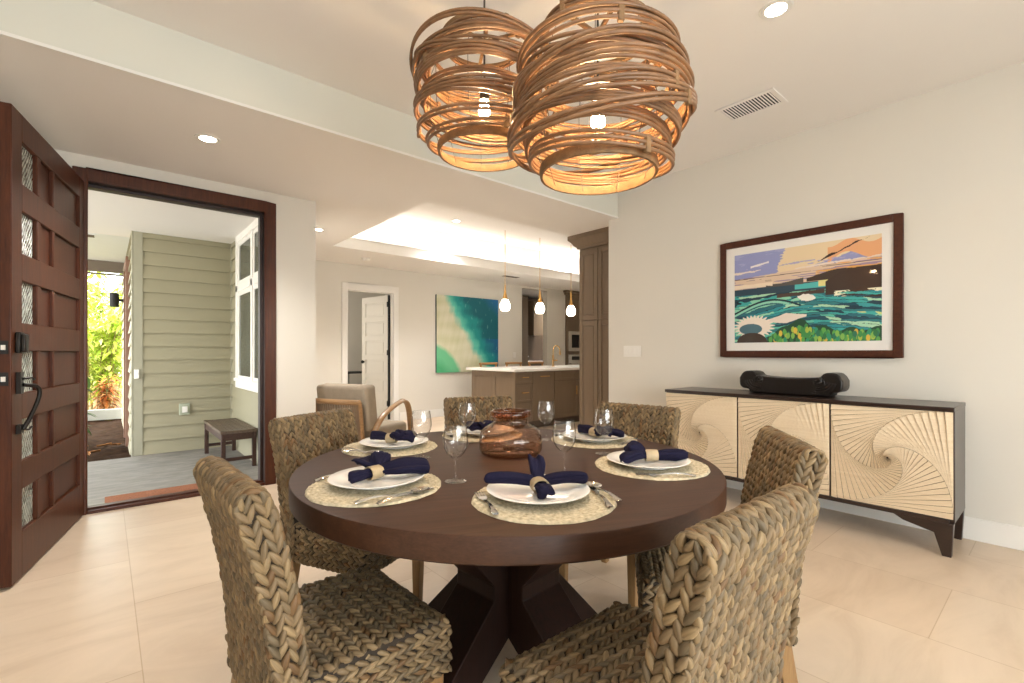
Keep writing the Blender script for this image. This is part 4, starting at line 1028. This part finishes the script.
# ------------------------------------------------------------------ ceiling fittings and switches
m_lens = emit('downlight_lens', 'fff2e0', 22)
def downlight(x, y, z, label, watt, col=(1, .97, .93), size=130):
    t = thing('recessed_light', label, 'light', (x, y, z), group='recessed ceiling lights')
    b = B(); b.caps = False; b.lathe([(.048, -.001), (.05, -.006), (.072, -.005), (.076, 0), (.048, 0)], 36, close=True); b.build('trim_ring', m_white, t)
    B().lathe([(.001, -.0035), (.047, -.0035), (.047, -.001), (.001, -.001)], 32).build('lens', m_lens, t)
    L = bpy.data.lights.new('downlight', 'SPOT'); L.energy = watt; L.color = col; L.spot_size = R_(size); L.spot_blend = .9; L.shadow_soft_size = .22 if watt > 150 else .06
    o = bpy.data.objects.new('downlight_lamp', L); COL.objects.link(o); o.location = (x, y, z - .03)
    return t
WD = 21
for x, y, z, lb, w in [(.519, 3.703, ZL, 'recessed light in the lowered ceiling before the front doorway', 100), (1.86, 5.60, ZL, 'small looking recessed light at the corner of the entry wall', 100),
     (2.535, .945, ZH, 'recessed light in the high ceiling near the air vent', WD), (3.96, 5.90, TZ, 'recessed light inside the tray ceiling left of the island pendants', 185), (6.95, 6.40, TZ, 'recessed light inside the tray ceiling behind the rightmost island pendant', 165)]:
    downlight(x, y, z, lb, w)
for x, y, z in [(2.5, -1.3, ZH), (.2, .6, ZH), (.2, -1.3, ZH)]: downlight(x, y, z, 'unseen recessed light added to help light the dining room', WD * 1.1)  # extra ceiling lights added out of view to brighten the dining room
t = thing('air_vent', 'white rectangular air vent with dark slots in the high ceiling', 'vent', (3.397, 1.43, ZH))
b = B(); hx, hy = .128, .195
b.box(-hx, hx, -hy, -hy + .03, -.008, 0); b.box(-hx, hx, hy - .03, hy, -.008, 0); b.box(-hx, -hx + .03, -hy + .03, hy - .03, -.008, 0); b.box(hx - .03, hx, -hy + .03, hy - .03, -.008, 0); b.build('frame', m_ceil, t, bevel=.002)
B().box(-hx + .03, hx - .03, -hy + .03, hy - .03, -.001, 0).build('duct_dark_plate', m_blackmatte, t)  # black plate stands in for the dark duct behind the louvers
for k in range(17):
    y = -hy + .04 + (2 * hy - .08) * k / 16; B().bar((-hx + .03, y, -.006), (hx - .03, y, -.006), .007, .002, up=(0, .5, .8)).build('louver', m_ceil, t)
t = thing('smoke_detector', 'small round white smoke detector on the lowered ceiling', 'smoke detector', (2.98, 6.86, ZL))
B().lathe([(.001, -.035), (.045, -.034), (.06, -.022), (.065, 0)], 32).build('housing', m_white, t)
t = thing('ceiling_register', 'thin white ceiling vent near the far wall above the teal painting', 'vent', (5.72, 6.72, ZL))
B().box(-.2, .2, -.07, .07, -.006, 0).build('frame', m_white, t, bevel=.002)
for k in range(6): B().box(-.18, .18, -.055 + k * .02, -.045 + k * .02, -.008, -.006).build('louver', m_cabd, t)
t = thing('light_switch', 'white four gang switch plate on the wall left of the sideboard', 'switch', (XW, 2.9, 1.177))
B().box(-.006, 0, -.105, .105, -.057, .057).build('plate', m_outlet, t, bevel=.003)
for k in range(4): B().box(-.009, -.005, -.085 + k * .046, -.053 + k * .046, -.034, .034).build('rocker', m_outlet, t, bevel=.002)
t = thing('wall_switch', 'small white switch on the far wall right of the teal painting', 'switch', (6.44, YF, 1.12))
B().box(-.037, .037, -.006, 0, -.057, .057).build('plate', m_outlet, t, bevel=.002); B().box(-.015, .015, -.009, -.005, -.033, .033).build('rocker', m_outlet, t)

# ------------------------------------------------------------------ kitchen
def shaker_y(b, x0, x1, z0, z1, y, t=.02, rail=.06, flat=False):
    """panel front facing -y with its face at y"""
    b.box(x0, x1, y + .008, y + t, z0, z1)
    if flat: b.box(x0, x1, y, y + .01, z0, z1); return
    b.box(x0, x0 + rail, y, y + .01, z0, z1); b.box(x1 - rail, x1, y, y + .01, z0, z1); b.box(x0 + rail, x1 - rail, y, y + .01, z0, z0 + rail); b.box(x0 + rail, x1 - rail, y, y + .01, z1 - rail, z1)
def shaker_x(b, y0, y1, z0, z1, x, t=.02, rail=.06):
    b.box(x + .008, x + t, y0, y1, z0, z1); b.box(x, x + .01, y0, y0 + rail, z0, z1); b.box(x, x + .01, y1 - rail, y1, z0, z1)
    b.box(x, x + .01, y0 + rail, y1 - rail, z0, z0 + rail); b.box(x, x + .01, y0 + rail, y1 - rail, z1 - rail, z1)
IX, IY0, IY1, IX1 = 4.60, 5.31, 6.40, 7.6
t = thing('kitchen_island', 'taupe kitchen island with brass pulls and paneled end', 'kitchen island', (0, 0, 0))
b = B(); b.box(IX + .02, IX1, IY0 + .02, IY1, .1, .88); b.box(IX + .06, IX1 - .05, IY0 + .08, IY1 - .05, 0, .1); b.build('carcass', m_cabd, t)
b = B(); ym = (IY0 + IY1) / 2; shaker_x(b, IY0, ym - .002, .1, .875, IX, rail=.08); shaker_x(b, ym + .002, IY1, .1, .875, IX, rail=.08); b.build('end_panel', m_cab, t, bevel=.002)
xs_ = [(4.625, 4.955), (4.965, 5.43), (5.44, 5.96), (5.97, 6.5), (6.51, 7.05)]
def pull(b, x, z, y, w=.13):
    b.bar((x - w / 2, y - .028, z), (x + w / 2, y - .028, z), .011)
    for s in (-1, 1): b.bar((x + s * w * .38, y - .028, z), (x + s * w * .38, y, z), .008)
for k, (a0, a1) in enumerate(xs_):
    if k == 0:
        for (c0, c1) in ((.70, .87), (.42, .69), (.12, .41)):
            b = B(); shaker_y(b, a0, a1, c0, c1, IY0, rail=.035); o = b.build('drawer', m_cab, t, bevel=.002); h = B(); pull(h, (a0 + a1) / 2, (c0 + c1) / 2 + .01, IY0); h.build('pull', m_brass, o)
    elif k == 1:
        b = B(); shaker_y(b, a0, a1, .12, .87, IY0, rail=.03, flat=True); o = b.build('dishwasher_front', m_cab, t, bevel=.002); h = B(); pull(h, (a0 + a1) / 2, .80, IY0, .2); h.build('pull', m_brass, o)
    else:
        b = B(); shaker_y(b, a0, a1, .72, .87, IY0, rail=.04); b.build('false_drawer', m_cab, t, bevel=.002)
        b = B(); shaker_y(b, a0, a1, .12, .71, IY0); o = b.build('cabinet_door', m_cab, t, bevel=.002)
        h = B(); h.bar((a1 - .03, IY0 - .028, .48), (a1 - .03, IY0 - .028, .62), .011); h.build('pull', m_brass, o)
b = B(); b.box(IX - .03, IX1, IY0 - .03, IY1 + .12, .88, .92); o = b.build('island_countertop', m_quartz, bevel=.004); tag(o, 'white quartz countertop slab on the taupe island', 'countertop')
# faucet
m_gold = plain('satin_gold', 'd6b07a', .25, metal=1.0, var=.02)
t = thing('kitchen_faucet', 'tall arched gold faucet on the island countertop', 'faucet', (6.02, 5.92, .92))
b = B(); b.cyl((0, 0), .028, 0, .012, 20); b.cyl((0, 0), .017, .012, .2, 16)
pts = [(0, 0, .2)] + [(.085 - .085 * math.cos(a), 0, .285 + .085 * math.sin(a)) for a in np.linspace(0, PI, 14)] + [(.178, 0, .225)]
b.tube(pts, .011, 10); b.tube([(.17, 0, .27), (.18, 0, .205)], .016, 10); b.build('spout', m_gold, t)
b = B(); b.cyl((0, 0), .011, 0, .09, 12, Matrix.Translation((.01, -.0, .11)) @ Matrix.Rotation(PI / 2, 4, 'X')); b.build('handle', m_gold, t)
# bar stools behind the island
m_oak = wood('oak_stool', '9a6e42', 'c2935f', 'x', rough=.45, coat=.2)
m_seatf = plain('cream_seat', 'cfc2ae', .8, var=.05)
def make_stool():
    t = thing('bar_stool', 'x', 'stool', group='bar stools behind the island')
    b = B(); b.box(-.21, .21, -.19, .19, .60, .66); b.build('seat', m_seatf, t, bevel=.02, seg=3)
    for sx in (-1, 1):
        B().bar((sx * .17, -.15, .60), (sx * .20, -.18, 0), .04, w2=.03).build('leg', m_oak, t, bevel=.003)
        B().bar((sx * .17, .15, .60), (sx * .20, .18, 0), .04, w2=.03).build('leg', m_oak, t, bevel=.003)
        B().bar((sx * .18, .17, .60), (sx * .175, .21, .95), .03).build('back_post', m_oak, t, bevel=.003)
    b = B(); b.tube([(-.2 + .4 * i / 12, .20 + .035 * math.sin(PI * i / 12), .965) for i in range(13)], .022, 10, flat=1.0); b.build('back_rail', m_oak, t)
    b = B(); b.box(-.18, .18, -.185, -.155, .22, .25); b.build('footrest', m_oak, t, bevel=.003)
    return t
sx = [(5.36, 'leftmost oak bar stool behind the island, before the teal painting'), (5.97, 'middle oak bar stool behind the island'), (6.56, 'rightmost oak bar stool behind the island, near the gold faucet')]
s0 = make_stool()
for k, (x, lb) in enumerate(sx):
    if k == 0: s0.location = (x, 6.72, 0); s0['label'] = lb
    else: dup(s0, (x, 6.72, 0), 0, lb)
# small pendants over the island
m_mini = emit('opal_glass_lit', 'fff0dc', 9)
def make_mini(loc):
    t = thing('island_pendant', 'x', 'lamp', loc, group='small glass pendants over the island')
    B().lathe([(.001, 0), (.045, .002), (.068, .02), (.082, .065), (.078, .11), (.058, .155), (.044, .185), (.001, .187)], 28).build('glass_shade', m_mini, t, smooth=60)
    B().lathe([(.045, .18), (.04, .21), (.022, .28), (.012, .36), (.008, .42), (.001, .42)], 24).build('brass_neck', m_brass, t, smooth=60)
    B().cyl((0, 0), .005, .42, TZ - loc[2], 8).build('cord', m_gold, t)
    return t
mp = make_mini((4.86, 5.85, 1.83)); mp['label'] = 'leftmost small white glass pendant lamp over the island'
dup(mp, (5.63, 5.85, 1.83), 0, 'middle small white glass pendant lamp over the island'); dup(mp, (6.41, 5.85, 1.83), 0, 'rightmost small white glass pendant lamp beside the tall pantry cabinet')
# tall pantry cabinet beside the end of the right wall
t = thing('pantry_cabinet', 'tall taupe pantry cabinet with crown moulding beside the wall end', 'cabinet', (0, 0, 0))
px0, pyA, pyB = 4.38, 3.23, 3.872
b = B(); b.box(px0 + .02, 5.0, pyA, pyB, .0, 2.44); b.build('carcass', m_cab, t)
for (a0, a1) in ((3.292, 3.574), (3.580, 3.862)):
    for (c0, c1) in ((.1, 1.545), (1.555, 2.39)):
        b = B(); shaker_x(b, a0, a1, c0, c1, px0, rail=.055); b.box(px0 + .004, px0 + .012, a0 + .068, a1 - .068, c0 + .068, c1 - .068); b.build('cabinet_door', m_cab, t, bevel=.004)
b = B(); cr = [(px0 + .02, 2.42), (px0 + .0, 2.42), (px0 - .01, 2.445), (px0 - .03, 2.46), (px0 - .055, 2.50), (px0 - .085, 2.53), (px0 - .085, ZL), (px0 + .02, ZL)]
n = len(cr); vs = [(x, pyA, z) for x, z in cr] + [(x, pyB + (px0 + .02 - x), z) for x, z in cr]
b._add(vs, [tuple(range(n))[::-1], tuple(range(n, 2 * n))] + [(i, (i + 1) % n, n + (i + 1) % n, n + i) for i in range(n)])
b.box(px0 + .02, 5.0, pyA, pyB + .02, 2.44, ZL - .001); b.box(px0 + .02, 5.0, pyB, pyB + .085, 2.53, ZL - .001); b.build('crown_moulding', m_cab, t, smooth=30)
# oven tower
t = thing('oven_cabinet', 'taupe oven tower with stainless microwave and wall oven', 'cabinet', (0, 0, 0)); oy = 7.415; ox0, ox1 = 7.975, 8.80
b = B(); b.box(ox0, ox1, oy + .02, YF - .002, 0, 2.44); b.build('carcass', m_cab, t)
b = B(); b.box(ox0 - .01, ox1 + .01, oy, YF - .01, 2.44, 2.48); b.box(ox0 - .05, ox1 + .03, oy - .05, YF - .01, 2.48, 2.53); b.box(ox0 - .08, ox1 + .05, oy - .08, YF - .01, 2.53, ZL); b.build('crown_moulding', m_cab, t, bevel=.006)
b = B(); shaker_y(b, ox0 + .01, ox1 - .01, 1.80, 2.42, oy); b.build('cabinet_door', m_cab, t, bevel=.002)
b = B(); b.box(ox0, ox1, oy, oy + .03, 1.66, 1.79); b.box(ox0, ox0 + .06, oy, oy + .03, .1, 1.66); b.box(ox1 - .06, ox1, oy, oy + .03, .1, 1.66); b.box(ox0, ox1, oy, oy + .03, 1.12, 1.2); b.box(ox0, ox1, oy, oy + .03, .1, .5); b.build('face_frame', m_cab, t)
b = B(); b.box(ox0 + .06, ox1 - .06, oy - .01, oy + .03, 1.2, 1.66); o = b.build('microwave', m_steel, t, bevel=.004)
B().box(ox0 + .17, ox1 - .25, oy - .014, oy - .009, 1.28, 1.58).build('microwave_window', m_blackmatte, o)
b = B(); b.box(ox0 + .06, ox1 - .06, oy - .01, oy + .03, .5, 1.12); o = b.build('wall_oven', m_steel, t, bevel=.004)
B().box(ox0 + .17, ox1 - .25, oy - .014, oy - .009, 1.0, 1.08).build('oven_display', m_blackmatte, o); B().box(ox0 + .14, ox1 - .14, oy - .014, oy - .009, .6, .86).build('oven_window', m_blackmatte, o)
h = B(); h.bar((ox0 + .12, oy - .05, .91), (ox1 - .12, oy - .05, .91), .02); h.build('oven_handle', m_steel, o, bevel=.004)
# pantry room cabinets seen through the opening
t = thing('pantry_room_cabinet', 'dark taupe cabinet wall seen through the kitchen opening', 'cabinet', (0, 0, 0))
b = B(); b.box(6.3, 9.0, 8.95, 9.28, 0, 2.55); b.box(6.3, 9.0, 8.45, 8.95, .05, .93); b.build('carcass', m_cabd, t)
b = B(); shaker_y(b, 8.02, 8.42, 1.6, 2.45, 8.55); b.box(8.02, 8.42, 8.57, 8.95, 1.6, 2.45); b.build('upper_cabinet_door', m_cab, t, bevel=.003)
b = B(); b.box(7.42, 7.6, 8.3, 8.45, .05, 2.5); b.box(6.45, 6.9, 8.5, 8.55, .05, 2.5); b.build('side_panel', m_cab, t)
b = B(); b.box(6.9, 9.0, 8.42, 8.94, .93, .965); o = b.build('pantry_countertop', m_quartz, bevel=.003); tag(o, 'pale countertop in the pantry room behind the opening', 'countertop')
t = thing('scalloped_bowl', 'white scalloped shell bowl on the pantry room countertop', 'bowl', (7.62, 8.62, .965))
b = B(); b.caps = False; n, m = 64, 8; vs = []; fs = []
for j in range(m + 1):
    s = j / m
    for i in range(n):
        a = 2 * PI * i / n; r = (.05 + .17 * s ** .7) * (1 + .07 * s * math.cos(8 * a)); vs.append((r * math.cos(a) * 1.15, r * math.sin(a) * .7, .002 + .10 * s ** 1.6 + .02 * s * math.cos(8 * a)))
for j in range(m):
    for i in range(n): fs.append((j * n + i, j * n + (i + 1) % n, (j + 1) * n + (i + 1) % n, (j + 1) * n + i))
b._add(vs, fs); b._add([(x * .97, y * .97, z + .004) for x, y, z in vs], [f[::-1] for f in fs]); b._add(vs[:n], [tuple(range(n))]); b.build('shell', m_plate, t, smooth=80)
# desk in the room behind the white door
t = thing('black_desk', 'thin black topped desk inside the room behind the white door', 'desk', (0, 0, 0))
B().box(3.15, 4.3, 9.0, 9.6, .76, .785).build('desk_top', m_blackmatte, t, bevel=.003)
for x, y in ((3.17, 9.02), (4.25, 9.02), (3.17, 9.55), (4.25, 9.55)): B().box(x, x + .03, y, y + .03, 0, .76).build('leg', m_blackmatte, t)
B().box(3.2, 3.6, 9.05, 9.5, .1, .76).build('drawer_unit', plain('grey_panel', '77776f', .6), t)

# ------------------------------------------------------------------ armchair beside the entry wall
m_arm = wood('light_oak_arm', '87653f', 'a58058', 'x', rough=.4, coat=.2)
m_cush = plain('greige_linen_cushion', '998b78', .9, var=.06, scale=20, bump=.3, bscale=500)
m_rope = plain('brown_rope', '806a54', .9, var=.1, bump=.5, bscale=200)
t = thing('lounge_armchair', 'oak framed armchair with rope back and greige cushions beside the entry wall', 'armchair', (2.02, 4.68, 0), R_(27 - 90))
for sx in (-1, 1):
    X = sx * .33
    pts = bez([(X, -.30, .28), (X, -.27, .56), (X * 1.02, .0, .62), (X * 1.02, .24, .69)], 12)[:-1] + bez([(X * 1.02, .21, .660), (X * 1.02, .31, .65), (X, .33, .45), (X, .36, 0)], 12)
    b = B(); b.tube(pts, .018, 12, flat=2.0); b.build('arm', m_arm, t)
    B().bar((X * .95, -.28, .30), (X, -.40, 0), .045, w2=.03).build('leg', m_arm, t, bevel=.004)
b = B(); b.box(-.31, .31, -.30, .30, .24, .29); b.build('seat_frame', m_arm, t, bevel=.006)
b = B(); arc = [(.265 * math.cos(a), -.385 - .04 * math.sin(a), .70) for a in np.linspace(0, PI, 20)]; b.tube(arc, .02, 10, flat=1.3)
b.tube([(.26, -.325, .26), (.265, -.385, .70)], .018, 8); b.tube([(-.26, -.325, .26), (-.265, -.385, .70)], .018, 8); b.build('back_rail', m_arm, t)
b = B()
for k in range(26):
    a = PI * (k + .5) / 26; b.tube([(.25 * math.cos(a), -.325 - .04 * math.sin(a), .26), (.255 * math.cos(a), -.385 - .04 * math.sin(a), .70)], .0065, 6)
b.build('rope_back', m_rope, t)
b = B(); b.box(-.30, .30, -.26, .33, .30, .44); b.build('seat_cushion', m_cush, t, bevel=.045, seg=5)
b = B(); b.box(-.31, .31, -.09, .06, 0, .44, Matrix.Translation((0, -.215, .42)) @ Matrix.Rotation(R_(7), 4, 'X')); b.build('back_cushion', m_cush, t, bevel=.035, seg=4)

# ------------------------------------------------------------------ light
def area(name, loc, rot, sx_, sy_, watt, col, spread=None):
    L = bpy.data.lights.new(name, 'AREA'); L.shape = 'RECTANGLE'; L.size = sx_; L.size_y = sy_; L.energy = watt; L.color = col
    if spread: L.spread = R_(spread)
    o = bpy.data.objects.new(name, L); COL.objects.link(o); o.location = loc; o.rotation_euler = rot; return o
area('back_fill_light', (.3, YK - .05, 1.2), (R_(90), 0, 0), 2.9, 2.1, 70, (.84, .94, 1.0))  # fill lamp added in the back opening, out of view
# cove strips around the tray, pointing up
cz = ZL + lip + .03
area('cove_strip', ((TX0 + TX1) / 2, TY1 + .14, cz), (R_(180), 0, 0), TX1 - TX0, .06, 10, (1, .94, .85))
area('cove_strip', ((TX0 + TX1) / 2, TY0 - .14, cz), (R_(180), 0, 0), TX1 - TX0, .06, 8, (1, .94, .85))
area('cove_strip', (TX0 - .14, (TY0 + TY1) / 2, cz), (R_(180), 0, 0), .06, TY1 - TY0, 4, (1, .94, .85))
area('bedroom_area_light', (1.6, 8.9, 1.5), (0, R_(-90), 0), 1.5, 1.2, 14, (1, .95, .85))  # area lamp facing into the bedroom, which has no window modelled
downlight(8.55, 8.15, 2.6, 'hidden recessed light added to brighten the narrow pantry room', 70)  # added lamp, hidden by the far wall, brightens the pantry cabinets
downlight(8.3, 4.9, ZL, 'unseen recessed light over the kitchen walkway', 30)  # out of view behind the right wall

W = bpy.data.worlds.new('world'); sc.world = W; W.use_nodes = True; nt = W.node_tree; bg = nt.nodes['Background']
sky = nt.nodes.new('ShaderNodeTexSky'); sky.sky_type = 'NISHITA'; sky.sun_disc = False; sky.sun_elevation = R_(52); sky.sun_rotation = R_(200); sky.air_density = 1.0; sky.dust_density = 3.0; sky.ozone_density = 1.0
hz = nt.nodes.new('ShaderNodeMix'); hz.data_type = 'RGBA'; hz.inputs[0].default_value = .78; hz.inputs[7].default_value = (2.2, 2.15, 2.0, 1)
nt.links.new(sky.outputs[0], hz.inputs[6]); nt.links.new(hz.outputs[2], bg.inputs[0]); bg.inputs[1].default_value = 1.9
S = bpy.data.lights.new('sun', 'SUN'); S.energy = 3.6; S.color = (1, .95, .85); S.angle = R_(1.0)
so = bpy.data.objects.new('sun', S); COL.objects.link(so); so.rotation_euler = (R_(-38), R_(-22), 0)

# ------------------------------------------------------------------ camera
cam = bpy.data.cameras.new('camera'); co = bpy.data.objects.new('camera', cam); COL.objects.link(co)
co.location = (0, 0, 1.16); co.rotation_euler = (PI / 2, 0, -R_(40.55)); cam.sensor_width = 36; cam.lens = 476 / 1024 * 36; cam.shift_y = 11.5 / 1024
cam.clip_start = .05; cam.clip_end = 200
sc.camera = co
sc.view_settings.view_transform = 'Standard'; sc.view_settings.look = 'None'; sc.view_settings.gamma = 1; sc.view_settings.use_curve_mapping = False
sc.view_settings.exposure = 0.86
sc.cycles.use_denoising = True
sc.cycles.max_bounces = 12; sc.cycles.transparent_max_bounces = 24; sc.cycles.sample_clamp_indirect = 6
